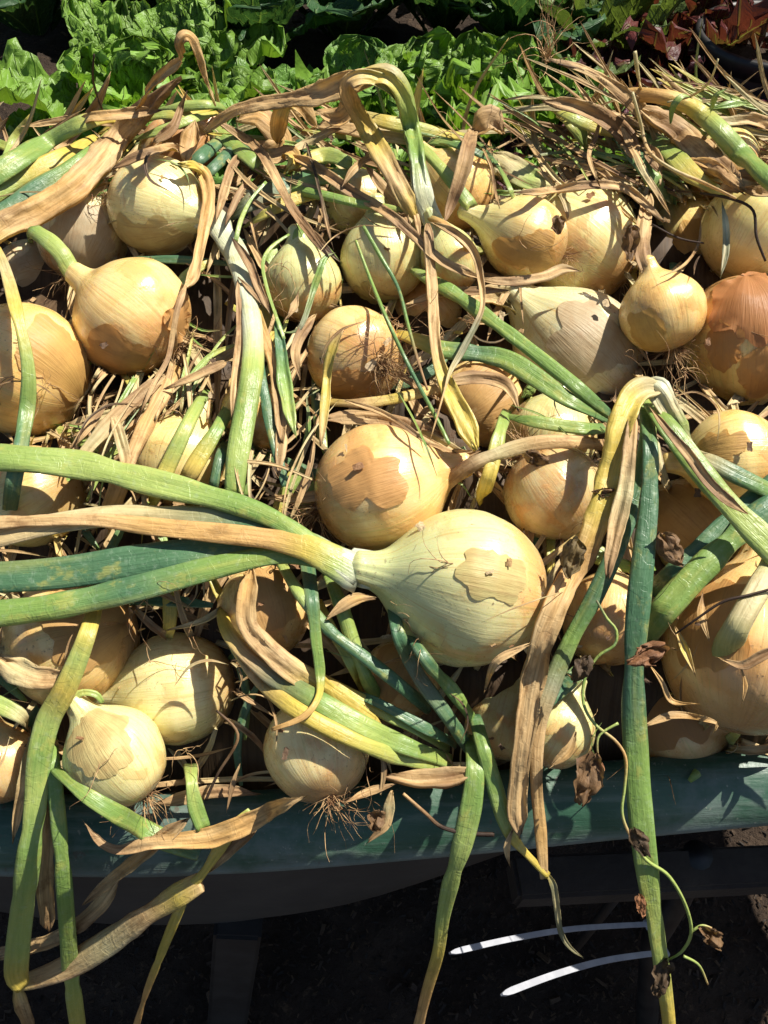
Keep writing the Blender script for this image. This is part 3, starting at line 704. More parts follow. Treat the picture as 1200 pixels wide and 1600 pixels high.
def leaf(owner, pts, widths, cols, kind='f', lay=1, under=None, tw=0.0, label=None, thick=None, name=None, group=None):
    leaf_no[0] += 1; sd = leaf_no[0]*.731
    X, par = leaf_path(pts, lay, under, owner, kind == 'd', (not owner and kind in 'fs' and 0 < pts[0][0] < 1200 and pts[0][1] < 1230 and widths[0] >= 10, kind in 'fs' and not owner and 0 < pts[-1][0] < 1200 and pts[-1][1] < 1230 and widths[-1] >= 10))
    V, F, Cc, U = leaf_mesh(X, par, widths, cols, kind, sd, tw, thick, bool(owner))
    if owner: return mesh_obj(name or 'leaf', V, F, M_LEAF, ONION[owner]['root'], cols=Cc, uvs=U)
    o = mesh_obj(name or 'onion_leaf', V, F, M_LEAF, cols=Cc, uvs=U)
    return tag(o, label, {'bean_vine': 'vine', 'dry_twig': 'twig'}.get(name, 'leaf'), group or 'loose onion leaves over the heap')

# --- the big bundle from the largest onion, bent left
leaf('s', [(556, 893), (535, 880), (500, 862), (440, 818), (370, 788), (250, 757), (120, 726), (-40, 712)], [64, 56, 44, 34, 44, 54, 56, 52], 'WWLGGLLG', 's', 7, thick=.38)
leaf('s', [(552, 893), (520, 872), (470, 842), (380, 815), (250, 803), (120, 812), (-40, 846)], [50, 48, 40, 40, 36, 40, 44], 'WWGDPPT', 'f', 6)
leaf('s', [(556, 896), (525, 878), (480, 856), (420, 842), (330, 832), (230, 822), (130, 812), (-40, 818)], [70, 62, 48, 40, 38, 34, 22, 26], 'WLYOOOTT', 's', 8, thick=.3)
leaf('s', [(548, 893), (500, 868), (440, 858), (330, 862), (200, 880), (80, 897), (-40, 903)], [44, 40, 46, 58, 62, 60, 56], 'WGDDDDD', 's', 5, thick=.34)
leaf('s', [(548, 896), (500, 876), (430, 868), (330, 888), (200, 922), (80, 948), (-40, 962)], [40, 30, 34, 46, 50, 52, 50], 'WGGGDGG', 's', 6, thick=.34)
# --- stalk of the highest cream onion running down the middle left
leaf('a', [(348, 366), (370, 400), (385, 450), (394, 510), (395, 570), (384, 640), (372, 710), (366, 770)], [50, 44, 38, 38, 40, 42, 40, 34], 'WWWWLGLG', 's', 2)
leaf('a', [(352, 372), (380, 420), (400, 490), (405, 560), (420, 650), (446, 760)], [30, 26, 20, 18, 22, 14], 'WWDDDD', 'f', 1)
leaf('a', [(350, 372), (378, 440), (392, 520), (390, 600), (380, 690), (384, 775)], [30, 26, 24, 22, 20, 18], 'WWDDDG', 'f', 0)
# --- green neck stub of the golden onion
leaf('b', [(96, 396), (78, 378), (52, 360)], [44, 36, 30], 'LLG', 's', 2)
# --- bent neck of the tall slim onion
leaf('Q', [(660, 300, .0), (652, 250, .015), (645, 200, .03), (632, 150, .045), (606, 116, .05), (570, 122, .05)], [38, 30, 34, 42, 38, 34], 'WGGLPY', 's', 3, thick=.42)
leaf('Q', [(655, 290, .0), (650, 240, .02), (632, 160, .045), (602, 122, .055), (555, 130, .05), (500, 148, .045), (440, 158, .03), (370, 172, .02), (322, 205, .01)], [26, 26, 30, 26, 38, 42, 30, 20, 12], 'WGLYOTTTT', 'd', 4, thick=0.0012)
leaf('Q', [(655, 295, .0), (648, 230, .02), (625, 150, .045), (580, 122, .055), (545, 130, .06), (550, 165, .05), (580, 215, .04), (615, 275, .03), (648, 335, .01)], [24, 26, 28, 24, 26, 36, 36, 34, 30], 'WGLYTOYTY', 'd', 5, thick=0.0006)
leaf('j', [(735, 322), (716, 296), (694, 268), (664, 236), (640, 215)], [28, 24, 26, 26, 24], 'LGLLL', 's', 2)
leaf('l', [(1014, 424), (1004, 396), (1006, 350), (1014, 305)], [26, 26, 24, 20], 'TBTT', 'd', 2, thick=0.0010)
leaf('r', [(706, 716), (722, 712), (745, 706)], [22, 26, 14], 'OTB', 'd', 2, thick=0.0007)
leaf('v', [(132, 1046), (116, 1048), (98, 1060)], [40, 38, 28], 'PPT', 's', 1)
leaf('f', [(466, 376), (468, 360), (480, 345)], [26, 20, 12], 'LGL', 's', 2)
leaf('w', [(122, 1098), (118, 1090), (128, 1082), (150, 1085), (160, 1098)], [26, 24, 16, 14, 8], 'PLLLG', 'f', 2)
leaf('q', [(812, 478), (790, 468), (760, 462), (735, 470)], [50, 46, 34, 20], 'PPTT', 'd', 2, thick=0.0012)
leaf('k', [(830, 300), (800, 275), (770, 262)], [40, 36, 24], 'LPP', 's', 0)

# --- upper left bundle
g1 = 'onion leaves at the upper left'
leaf(None, [(-40, 296, .01), (0, 268, .015), (60, 230, .02), (120, 196, .025), (160, 184, .025), (185, 188, .02)], [40, 42, 40, 32, 24, 14], 'DGGLYY', 's', 3, label='uppermost green leaf of the upper left bundle, yellow tipped', group=g1, thick=.38)
leaf(None, [(118, 205, .015), (135, 186, .02), (160, 182, .02), (205, 178, .015), (250, 172, .01)], [16, 14, 18, 20, 12], 'OOOTB', 'd', 5, label='short orange dry leaf tip crossing the upper left bundle', group=g1)
leaf(None, [(-40, 322), (10, 290), (60, 264), (110, 240), (150, 215)], [38, 38, 36, 34, 18], 'LLYYY', 's', 3, label='broad yellow green leaf in the middle of the upper left bundle', group=g1, thick=.38)
leaf(None, [(-40, 362), (10, 328), (60, 296), (110, 266), (155, 232), (190, 198)], [36, 38, 38, 36, 32, 22], 'DDDGGY', 's', 3, label='blue green leaf beside the tan stalk at upper left', group=g1, thick=.38)
leaf(None, [(-40, 385), (10, 352), (60, 328), (110, 296), (145, 262), (180, 222), (215, 185), (250, 150), (278, 126)], [46, 46, 46, 46, 44, 42, 36, 16, 6], 'YTOOTTBBB', 'd', 5, label='long tan stalk fraying to a brown tip at upper left', group=g1, thick=.006)
leaf(None, [(160, 205), (200, 192), (250, 180), (290, 180), (332, 166)], [20, 26, 24, 22, 10], 'YYLYY', 'f', 2, label='yellow leaf lying behind the frayed tan stalk', group=g1)
leaf(None, [(205, 218), (250, 205), (300, 186), (340, 176)], [14, 20, 18, 10], 'GLLY', 'f', 2, label='short light green leaf under the yellow one at upper left', group=g1)
leaf(None, [(212, 174, .0), (232, 140, .03), (262, 112, .05), (284, 92, .06), (280, 66, .07), (292, 55, .07), (308, 74, .06), (322, 120, .04), (336, 164, .01)], [12, 20, 22, 16, 16, 22, 26, 22, 18], 'BOTOTOTTP', 'd', 6, label='tan dry leaf arched high in front of the lettuce', group=g1)
leaf(None, [(250, 172), (290, 166), (335, 164), (350, 170)], [16, 22, 22, 16], 'LLGL', 's', 3, label='pale green stalk end beneath the arched dry leaf', group=g1)
leaf(None, [(147, 84, .04), (145, 120, .03), (152, 150, .01), (160, 172, .0)], [3, 4, 4, 4], 'KKKK', 'w', 3, label='thin dark twig standing before the left lettuce', name='dry_twig')
leaf(None, [(240, 222), (270, 200), (285, 160), (292, 142)], [20, 16, 8, 4], 'BBBK', 'd', 4, label='narrow dark brown leaf pointing up beside the arched one', group=g1)
leaf(None, [(180, 262), (215, 244), (260, 232), (300, 238)], [14, 18, 18, 12], 'BBTB', 'd', 3, label='shredded brown leaf just above the highest cream onion', group=g1)
leaf(None, [(290, 250), (298, 215), (304, 190)], [30, 34, 16], 'TOT', 'd', 3, label='upright peach coloured skin flap behind the highest cream onion', group=g1)

# --- top centre
g2 = 'onion leaves along the top of the heap'
leaf(None, [(372, 188), (402, 182), (428, 202), (442, 222), (420, 236), (396, 226)], [22, 36, 44, 40, 34, 20], 'TOTOTT', 'd', 5, tw=.6, label='crumpled tan leaf curled up at the top centre', group=g2)
leaf(None, [(432, 222, .01), (436, 188, .02), (448, 162, .025), (468, 160, .025), (486, 180, .02), (496, 200, .01)], [20, 28, 22, 34, 32, 12], 'TOYOTT', 'd', 6, label='hood shaped tan leaf standing over the crumpled one', group=g2)
leaf(None, [(400, 240), (430, 246), (452, 238), (458, 252), (446, 268)], [26, 34, 32, 26, 16], 'YTOYY', 'd', 6, tw=.8, label='folded yellow tan leaf end below the hood shaped one', group=g2)
leaf(None, [(500, 178), (530, 182), (548, 160), (530, 152)], [30, 40, 34, 16], 'TOTP', 'd', 3, label='cupped tan skin behind the yellow drooping leaf', group=g2)
leaf(None, [(455, 236), (490, 218), (520, 204), (530, 202)], [14, 16, 12, 5], 'TPTB', 'd', 6, label='small pale brown leaf tip pointing right at top centre', group=g2)
leaf(None, [(332, 196), (360, 222), (390, 246), (415, 272)], [18, 32, 36, 22], 'LGGG', 'f', 4, label='broad green leaf under the brown ribbon at top centre', group=g2)
leaf(None, [(340, 190), (378, 214), (408, 240), (430, 278), (455, 325), (480, 360), (512, 400)], [8, 16, 18, 18, 17, 18, 8], 'BTBTBBK', 'd', 6, label='long brown ribbon leaf running down from the top centre', group=g2)
leaf(None, [(460, 246), (500, 268), (545, 298), (600, 330), (640, 362), (690, 408), (748, 434)], [20, 20, 18, 18, 18, 18, 16], 'OTBTBTT', 'd', 5, label='brown ribbon leaf slanting down right past the bent stalk', group=g2)
leaf(None, [(440, 292), (500, 304), (560, 318), (630, 330), (690, 348), (722, 376), (740, 396)], [18, 18, 16, 14, 13, 15, 12], 'GGGLOTT', 'f', 6, label='slim green stalk crossing to the small sideways onion, orange at its end', group=g2, thick=.7)
leaf(None, [(478, 222), (490, 262), (502, 310), (512, 356), (520, 386)], [3, 6, 6, 6, 4], 'KKKBK', 'd', 7, label='black shrivelled leaf thread hanging at top centre', group=g2)
leaf(None, [(452, 268), (480, 250), (515, 244), (560, 262)], [14, 26, 34, 26], 'YYLG', 'f', 3, label='plump yellow leaf between the brown ribbons', group=g2)
leaf(None, [(436, 294), (480, 284), (520, 276), (552, 270)], [22, 26, 26, 20], 'GLGG', 'f', 3, label='green leaf tucked under the plump yellow one', group=g2)
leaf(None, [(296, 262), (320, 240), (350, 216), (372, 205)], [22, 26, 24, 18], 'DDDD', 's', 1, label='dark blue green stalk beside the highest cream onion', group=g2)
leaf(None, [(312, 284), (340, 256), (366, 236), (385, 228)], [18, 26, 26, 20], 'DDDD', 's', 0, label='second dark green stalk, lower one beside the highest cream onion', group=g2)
leaf(None, [(338, 344), (350, 300), (362, 262), (378, 240)], [10, 16, 16, 10], 'BTBB', 'd', 3, label='upright brown strip right of the highest cream onion', group=g2)
leaf(None, [(352, 350), (372, 306), (392, 276)], [8, 14, 10], 'BBT', 'd', 3, label='shorter brown strip beside the upright one', group=g2)
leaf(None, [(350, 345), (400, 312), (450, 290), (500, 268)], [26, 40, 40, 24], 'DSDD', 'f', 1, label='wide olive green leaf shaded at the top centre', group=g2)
leaf(None, [(385, 352), (430, 326), (470, 308), (520, 300)], [18, 24, 24, 16], 'LYYL', 'f', 2, label='yellow olive leaf above the upright necked onions', group=g2)
leaf(None, [(368, 378), (376, 345), (392, 312), (416, 284)], [8, 9, 8, 6], 'GLGG', 'f', 5, label='curving narrow green shoot right of the cream onion', group=g2)
leaf(None, [(536, 290), (556, 262), (588, 243), (616, 254), (634, 288), (648, 326), (656, 370)], [10, 12, 13, 12, 12, 11, 9], 'BTBTBTB', 'd', 7, label='brown ribbon looping over near the bent stalk', group=g2)
leaf(None, [(575, 262), (596, 290), (622, 320), (640, 352)], [14, 18, 18, 10], 'BTTB', 'd', 4, label='short brown leaf under the looping ribbon', group=g2)
leaf(None, [(552, 178), (600, 190), (650, 200), (700, 210), (738, 214)], [24, 30, 26, 22, 12], 'PYLYG', 'f', 1, label='yellow green leaf lying level behind the bent stalk', group=g2)
leaf(None, [(500, 196), (560, 204), (620, 214), (680, 224), (730, 226)], [20, 26, 26, 20, 12], 'TTPGG', 'f', 1, label='level tan and green leaf low behind the bent stalk', group=g2)
leaf(None, [(640, 224), (690, 222), (740, 236), (790, 262)], [16, 18, 16, 10], 'PGDG', 'f', 2, label='dark green leaf edge behind the orange yellow onion', group=g2)
leaf(None, [(742, 198, .01), (732, 226, .01), (724, 262, .01), (708, 310, .01), (694, 350, .01)], [14, 26, 24, 18, 10], 'TBTBB', 'd', 8, label='stem of the brown folded leaf standing above the small sideways onion', group=g2)
leaf(None, [(738, 210, .012), (752, 196, .015), (768, 188, .015), (784, 206, .012)], [20, 46, 56, 24], 'TOTT', 'd', 9, label='flag shaped peach brown leaf end at the top, right of the bent stalk', group=g2)
leaf(None, [(746, 222), (768, 246), (788, 276), (804, 312)], [6, 8, 9, 10], 'GDGL', 'f', 5, label='narrow green leaf curving to the top of the sideways onion', group=g2)
leaf(None, [(754, 232), (768, 262), (774, 300), (780, 324)], [5, 5, 5, 4], 'TTBT', 'd', 6, label='thin tan strand beside the narrow green leaf', group=g2)
leaf(None, [(770, 240), (800, 262), (830, 280), (870, 292)], [36, 46, 44, 30], 'PPLP', 'd', 2, label='pale papery neck skins behind the large shiny onion', group=g2)

# --- top right tangle
g3 = 'leaves in the tangle at the top right'
leaf(None, [(975, 148, .03), (1030, 150, .03), (1075, 164, .03), (1120, 200, .028), (1165, 248, .02), (1225, 300, .01)], [24, 30, 34, 36, 36, 34], 'OOYLGG', 's', 6, label='thick stalk turning from orange to green, topmost of the right tangle', group=g3, thick=.75)
leaf(None, [(862, 94, .04), (900, 104, .04), (940, 124, .035), (975, 150, .03), (1012, 182, .02), (1030, 200, .01)], [8, 16, 20, 26, 26, 12], 'BTTBTB', 'd', 5, label='tan leaf with a root tangle at its upper end, reaching to the top', group=g3)
leaf(None, [(850, 158, .02), (900, 168, .025), (945, 188, .025), (975, 212, .02), (990, 240, .015), (1006, 248, .01)], [16, 26, 34, 36, 26, 10], 'BTBBTB', 'd', 6, label='wide brown leaf across the left part of the right tangle', group=g3)
leaf(None, [(1000, 172, .02), (1045, 196, .02), (1085, 226, .02), (1120, 262, .015), (1160, 296, .01)], [26, 42, 46, 40, 20], 'TBTBT', 'd', 6, label='fibrous greyish tan leaf in the middle of the right tangle', group=g3, thick=.003)
leaf(None, [(1005, 206, .01), (1045, 236, .01), (1085, 276, .01), (1135, 304, .0)], [30, 40, 40, 20], 'DGYL', 'f', 5, label='striped green and yellow leaf under the fibrous tan one', group=g3)
leaf(None, [(1095, 186, .02), (1140, 190, .02), (1175, 188, .02), (1220, 204, .02)], [16, 20, 24, 20], 'TPTT', 'd', 4, label='pale tan twisted leaf at the right edge of the tangle', group=g3)
leaf(None, [(1030, 192, .02), (1058, 190, .02), (1080, 200, .02)], [16, 18, 8], 'YYY', 'f', 4, label='short bright yellow leaf stub in the right tangle', group=g3)
leaf(None, [(1040, 220, .015), (1070, 226, .015), (1098, 218, .015)], [26, 32, 18], 'YYO', 'f', 3, label='yellow leaf patch below the thick orange green stalk', group=g3)
leaf(None, [(988, 144, .03), (1000, 190, .03), (1014, 236, .03), (1050, 264, .025), (1100, 286, .02), (1150, 310, .015)], [5, 6, 6, 6, 6, 4], 'PPTPTT', 'w', 9, label='long pale string looping down the right tangle', group=g3)
leaf(None, [(992, 80, .04), (996, 110, .035), (1002, 142, .03)], [7, 9, 10], 'PPT', 's', 5, label='pale stick standing up from the right tangle', group=g3)
leaf(None, [(866, 170, .02), (900, 184, .02), (940, 200, .02), (985, 214, .01)], [20, 30, 28, 16], 'YLYL', 'f', 3, label='yellow green leaf below the wide brown one', group=g3)
leaf(None, [(880, 182, .01), (905, 205, .01), (920, 235, .0)], [26, 34, 18], 'YLG', 'f', 2, label='green leaf hanging at the left of the right tangle', group=g3)
leaf(None, [(955, 206, .01), (990, 240, .01), (1020, 280, .005), (1045, 310, .0)], [26, 36, 34, 20], 'DDGD', 'f', 2, label='dark green leaf deep in the right tangle', group=g3)
leaf(None, [(1060, 250, .01), (1100, 270, .01), (1150, 280, .01), (1200, 262, .01)], [20, 26, 26, 20], 'PYPY', 'f', 2, label='pale yellow leaf beneath the thick stalk at right', group=g3)
leaf(None, [(806, 302), (860, 298), (920, 290), (968, 292), (1000, 312), (1034, 344)], [8, 14, 16, 16, 14, 10], 'BTBTTB', 'd', 5, label='narrow brown leaf lying along the large shiny onion', group=g3)
leaf(None, [(972, 200, .02), (990, 236, .02), (1008, 272, .015), (1030, 306, .01), (1045, 332, .0)], [14, 12, 12, 10, 6], 'TTPTT', 'd', 8, label='tan leaf strip hanging in front of the right tangle', group=g3)
leaf(None, [(938, 186, .02), (930, 216, .02), (920, 244, .015), (934, 284, .0)], [8, 8, 8, 5], 'TBTT', 'd', 8, label='thin curling tan strip left of the hanging strips', group=g3)
leaf(None, [(1128, 296), (1160, 284), (1190, 290), (1225, 300)], [30, 44, 48, 36], 'TBTB', 'd', 6, label='papery brown skin draped over the onion at the right edge', group=g3)
leaf(None, [(1010, 244, .01), (1030, 262, .01), (1020, 240, .012), (1000, 224, .015)], [10, 16, 20, 10], 'BBTB', 'd', 7, label='rolled dark brown leaf end in the right tangle', group=g3)
leaf(None, [(1080, 250, .02), (1110, 258, .02), (1150, 284, .015), (1185, 288, .01)], [14, 18, 18, 14], 'OOTO', 'd', 5, label='orange brown strip beside the thick green stalk', group=g3)
leaf(None, [(1048, 190, .04), (1052, 166, .045), (1066, 150, .045), (1078, 152, .04)], [10, 12, 12, 6], 'GGLG', 'd', 7, label='curly green shoot standing above the thick stalk', group=g3)
leaf(None, [(1112, 172, .04), (1118, 150, .045), (1132, 140, .045)], [12, 10, 6], 'LLG', 'd', 7, label='forked pale green shoot near the right edge', group=g3)
leaf(None, [(1110, 170, .035), (1140, 164, .035), (1168, 162, .03)], [8, 14, 8], 'LGL', 'd', 6, label='small flat green leaf pointing right from the tangle', group=g3)
leaf(None, [(1128, 316), (1134, 352), (1134, 396), (1126, 432)], [4, 10, 12, 5], 'SWSS', 'd', 8, label='grey green leaf tip hanging before the yellow onions', group=g3)
leaf(None, [(1095, 302), (1140, 310), (1176, 328), (1182, 370), (1196, 408)], [4, 5, 5, 5, 4], 'KKKKK', 'w', 8, label='dark wiry stem arching over the right yellow onions', name='dry_twig')
leaf(None, [(1018, 350), (1060, 372), (1100, 380)], [3, 4, 3], 'KKK', 'w', 6, label='short dark twig lying below the leaf tangle', name='dry_twig')
leaf(None, [(872, 100, .04), (930, 116, .03), (960, 150, .02)], [3, 4, 3], 'KBK', 'w', 7, label='fine dark twig along the tan leaf at the top', name='dry_twig')
leaf(None, [(1042, 160, .04), (1080, 150, .04), (1108, 128, .05), (1122, 92, .06)], [3, 4, 4, 3], 'PTPP', 'w', 6, label='fine pale whisker rising towards the red lettuce', name='dry_twig')

# --- left and middle left
g4 = 'onion leaves in the left half of the heap'
leaf(None, [(-8, 390), (8, 420), (24, 480), (42, 560), (44, 620), (34, 690), (20, 760), (14, 812)], [22, 20, 24, 22, 28, 28, 28, 26], 'YPYLGDDD', 'f', 4, label='long yellow to green leaf hanging at the left edge across the big golden onion', group=g4)
leaf(None, [(284, 258), (306, 262), (322, 282), (326, 316), (318, 362), (308, 412), (300, 438), (286, 452)], [16, 22, 22, 22, 20, 16, 22, 8], 'YYOOOTTT', 'd', 4, label='orange leaf strip draped over the neck of the highest cream onion', group=g4, thick=.0012)
leaf(None, [(290, 448), (278, 480), (270, 520), (262, 560), (240, 600), (222, 640)], [12, 10, 10, 9, 8, 5], 'TBTBTB', 'd', 6, label='thin brown strip falling across the golden onion roots', group=g4)
leaf(None, [(276, 574), (256, 612), (230, 660), (204, 715), (182, 770), (164, 818)], [24, 30, 32, 34, 34, 32], 'OTOTOT', 's', 2, label='thick orange tan stalk sloping down below the golden onion', group=g4, thick=.38)
leaf(None, [(322, 612), (300, 650), (276, 700), (252, 752), (230, 800)], [18, 26, 28, 30, 28], 'GLLYL', 's', 2, label='light green stalk right of the thick orange one', group=g4)
leaf(None, [(362, 632), (336, 676), (306, 724), (276, 776)], [22, 30, 32, 30], 'GGYT', 'f', 1, label='green stalk fading to tan beside the white sheathed one', group=g4)
leaf(None, [(352, 690), (340, 730), (330, 780)], [18, 22, 22], 'DDD', 'f', 1, label='short dark green leaf behind the white sheathed stalk', group=g4)
leaf(None, [(256, 588), (216, 620), (180, 652), (146, 690), (108, 738)], [16, 26, 28, 20, 14], 'TBTPT', 'd', 4, label='crumpled tan leaf below the golden onion', group=g4)
leaf(None, [(176, 648), (190, 690), (196, 720), (186, 740)], [16, 20, 18, 10], 'TPTB', 'd', 4, label='hanging pale flap of the crumpled tan leaf', group=g4)
leaf(None, [(166, 630), (140, 664), (112, 700)], [14, 16, 12], 'BTB', 'd', 2, label='tan strip near the roots of the big golden onion', group=g4)
leaf(None, [(352, 566), (335, 574), (305, 588), (262, 606)], [30, 18, 14, 10], 'TBTB', 'd', 4, label='pinched brown leaf end pointing right below the roots', group=g4)
leaf(None, [(372, 440), (376, 490), (372, 550), (366, 600), (362, 652)], [12, 16, 14, 12, 8], 'BBTTB', 'd', 4, label='brown strip hanging left of the white sheathed stalk', group=g4)
leaf(None, [(398, 470), (412, 520), (426, 566), (436, 620), (440, 690)], [10, 16, 18, 22, 18], 'YOOTT', 'd', 3, label='orange strip hanging right of the white sheathed stalk', group=g4)
leaf(None, [(444, 590), (446, 640), (440, 690), (436, 740)], [14, 20, 20, 14], 'TBTB', 'd', 2, label='wide tan strip left of the middle onions', group=g4)
leaf(None, [(362, 372), (388, 410), (404, 450), (424, 492)], [10, 16, 14, 8], 'KBBB', 'd', 5, label='dark brown strip along the white sheath', group=g4)
leaf(None, [(374, 436), (396, 458), (416, 482)], [8, 12, 6], 'BBB', 'd', 5, label='short reddish brown strip across the white sheath', group=g4)
leaf(None, [(452, 366), (424, 386), (411, 410), (416, 446), (432, 496), (444, 530)], [4, 7, 8, 7, 7, 6], 'GLGLGL', 'f', 5, label='thin green shoot bowing left beside the greenish onion', group=g4)
leaf(None, [(432, 490), (438, 540), (444, 590), (452, 640), (462, 680)], [10, 18, 24, 22, 10], 'GDGLL', 'd', 4, label='shaggy green leaf hanging below the greenish onion', group=g4)
leaf(None, [(446, 500), (460, 478), (466, 458)], [10, 14, 6], 'BTB', 'd', 6, label='small upright brown leaf tip before the greenish onion', group=g4)
leaf(None, [(442, 520), (470, 510), (494, 440), (508, 404), (520, 396)], [4, 8, 12, 12, 8], 'GSGGS', 'd', 4, label='frayed green strip between the two greenish onions', group=g4)
leaf(None, [(492, 494), (472, 520), (462, 550), (468, 590)], [18, 20, 16, 10], 'TBTB', 'd', 3, label='brown folded strip left of the root faced onion', group=g4)
leaf(None, [(536, 518), (520, 544), (512, 580), (508, 630), (502, 690)], [8, 16, 16, 16, 12], 'TYYYT', 'd', 5, label='yellow brown ribbon hanging before the root faced onion', group=g4)
leaf(None, [(470, 350), (492, 372), (512, 392), (530, 408)], [10, 16, 12, 6], 'BBKK', 'd', 6, label='dark red brown leaf tip between the two greenish onions', group=g4)
leaf(None, [(506, 628), (560, 630), (620, 622), (684, 606)], [18, 22, 22, 20], 'YTYT', 'f', 1, label='yellow tan leaf lying level under the root faced onion', group=g4)
leaf(None, [(540, 626), (590, 642), (630, 664), (668, 694)], [8, 10, 10, 6], 'TTBT', 'd', 4, label='narrow tan leaf above the middle orange onion', group=g4)
leaf(None, [(505, 656), (560, 652), (620, 658), (680, 672)], [20, 24, 24, 18], 'BTBB', 'd', 1, label='shaded brown leaf just above the middle orange onion', group=g4)
leaf(None, [(556, 376), (580, 440), (612, 516), (648, 590), (680, 650), (702, 694)], [5, 6, 7, 7, 7, 6], 'LGGDGG', 'w', 6, label='left of two long thin green stems in the middle', group=g4)
leaf(None, [(568, 354), (594, 400), (622, 450), (638, 510), (652, 560), (668, 610)], [6, 8, 6, 6, 5, 4], 'GGDGBB', 'w', 6, label='right of two long thin green stems in the middle', group=g4)

# --- middle
g5 = 'onion leaves in the middle of the heap'
leaf(None, [(668, 352), (672, 410), (676, 470), (680, 536), (692, 590), (716, 640), (742, 698)], [16, 16, 18, 18, 24, 34, 34], 'BTTTYYY', 'd', 6, label='brown leaf widening to a bright yellow base, upright in the middle', group=g5, thick=.0025)
leaf(None, [(680, 350), (712, 366), (738, 392), (750, 430), (754, 476), (742, 510), (722, 548), (704, 580), (694, 612), (672, 690)], [12, 14, 14, 12, 8, 10, 12, 8, 3, 3], 'TTTTTSSPTT', 'd', 8, label='ribbon twisting from tan to grey green right of the upright brown leaf', group=g5)
leaf(None, [(644, 420), (676, 440), (720, 466), (780, 510), (840, 556), (900, 604), (950, 646)], [18, 26, 28, 28, 28, 28, 22], 'LGGGGGD', 's', 4, label='bright green tubular leaf running down to the central knot', group=g5, thick=.6)
leaf(None, [(618, 520), (650, 530), (690, 546), (740, 552), (790, 562), (840, 592), (890, 626), (950, 654)], [16, 26, 34, 36, 40, 36, 30, 20], 'YYGDGGGD', 'f', 3, label='wide flat green leaf with a yellow tip leading to the central knot', group=g5)
leaf(None, [(748, 436), (800, 440), (850, 432), (880, 420), (906, 424)], [10, 18, 18, 18, 12], 'TBTTB', 'd', 6, label='tan leaf lying under the small sideways onion', group=g5)
leaf(None, [(640, 474), (690, 458), (740, 456), (790, 454)], [14, 18, 16, 10], 'TOBB', 'd', 3, label='brown leaf crossing behind the bright green tubular leaf', group=g5)
leaf(None, [(692, 762), (730, 730), (780, 708), (840, 692), (900, 690), (948, 696)], [24, 28, 28, 28, 26, 22], 'TBPTTB', 's', 4, label='greyish tan stalk leading right to the central knot', group=g5, thick=.38)
leaf(None, [(786, 648), (820, 656), (870, 664), (920, 670), (955, 668)], [10, 24, 26, 24, 18], 'GGLGD', 'f', 4, label='green folded leaf under the wide flat one', group=g5)
leaf(None, [(792, 642), (780, 680), (768, 730), (752, 780)], [18, 28, 30, 26], 'GLYY', 'f', 3, label='olive yellow leaf folded down left of the pale green onion', group=g5)
leaf(None, [(690, 600), (740, 590), (790, 600), (810, 640)], [16, 26, 26, 14], 'TBTT', 'd', 3, label='tan skin folded over the papery onion', group=g5)
# central knot and what hangs from it
g6 = 'leaves hanging from the central knot'
leaf(None, [(1040, 612, .015), (1010, 606, .018), (985, 626, .018), (968, 670, .015), (958, 730, .01), (938, 800, .008), (912, 866, .005), (880, 920, .0), (850, 990), (832, 1060), (822, 1130), (812, 1200), (808, 1262), (812, 1306)], [24, 40, 48, 44, 44, 42, 40, 38, 40, 42, 36, 30, 34, 30], 'PPYYYYOOTTTTTB', 'd', 6, label='broad leaf falling from the central knot, yellow above and tan dry below', group=g6, thick=.0022)
leaf(None, [(990, 640, .012), (984, 700, .014), (976, 770, .012), (962, 830, .01), (950, 898, .01)], [14, 24, 28, 28, 20], 'TTPTB', 'd', 9, label='pinkish tan split strip along the yellow knot leaf', group=g6)
leaf(None, [(1010, 630, .0), (1012, 690, .0), (994, 770, .0), (966, 850, .0), (930, 930), (892, 1000), (862, 1070), (842, 1140), (838, 1220), (845, 1300), (850, 1372)], [26, 32, 34, 32, 32, 32, 34, 26, 22, 22, 14], 'LGDDDGSTTOT', 'f', 2, label='dark green leaf under the yellow one, ending as a thin tan strip below the rim', group=g6)
leaf(None, [(1008, 640, .01), (1016, 700, .01), (1014, 780, .008), (1006, 860, .008), (998, 940, .008), (992, 1020, .008), (990, 1100, .005), (994, 1180), (1000, 1260), (1008, 1340), (1020, 1420), (1032, 1500), (1044, 1580), (1048, 1640)], [24, 28, 34, 40, 42, 40, 44, 46, 46, 42, 38, 32, 26, 24], 'GDDDDDDGGGLLYY', 's', 5, label='longest green leaf, hanging straight past the rim to the bottom right', group=g6, thick=.38)
leaf(None, [(1006, 612, .012), (1030, 648, .014), (1060, 690, .014), (1100, 742, .014), (1150, 800, .012), (1230, 880, .01)], [30, 40, 42, 46, 52, 56], 'LGGGLL', 'f', 6, label='broad green leaf from the central knot to the right edge', group=g6)
leaf(None, [(1018, 640, .014), (1046, 676, .018), (1076, 712, .018), (1100, 746, .018), (1130, 776, .018), (1166, 802, .015)], [8, 14, 18, 18, 18, 10], 'TBTBBT', 'd', 9, label='shrivelled brown strip lying along the broad right leaf', group=g6)
leaf(None, [(1000, 606, .015), (1024, 606, .018), (1046, 640, .012), (1062, 668, .006), (1080, 690, .0)], [30, 40, 36, 34, 20], 'PWPLP', 'd', 7, label='pale crumpled sheath on top of the central knot', group=g6)
leaf(None, [(1230, 778), (1180, 812), (1130, 856), (1076, 910), (1030, 962), (1000, 1004)], [56, 54, 54, 54, 50, 44], 'DDGGGD', 's', 4, label='thick blue green leaf from the right edge with a blunt lower end', group=g6, thick=.34)
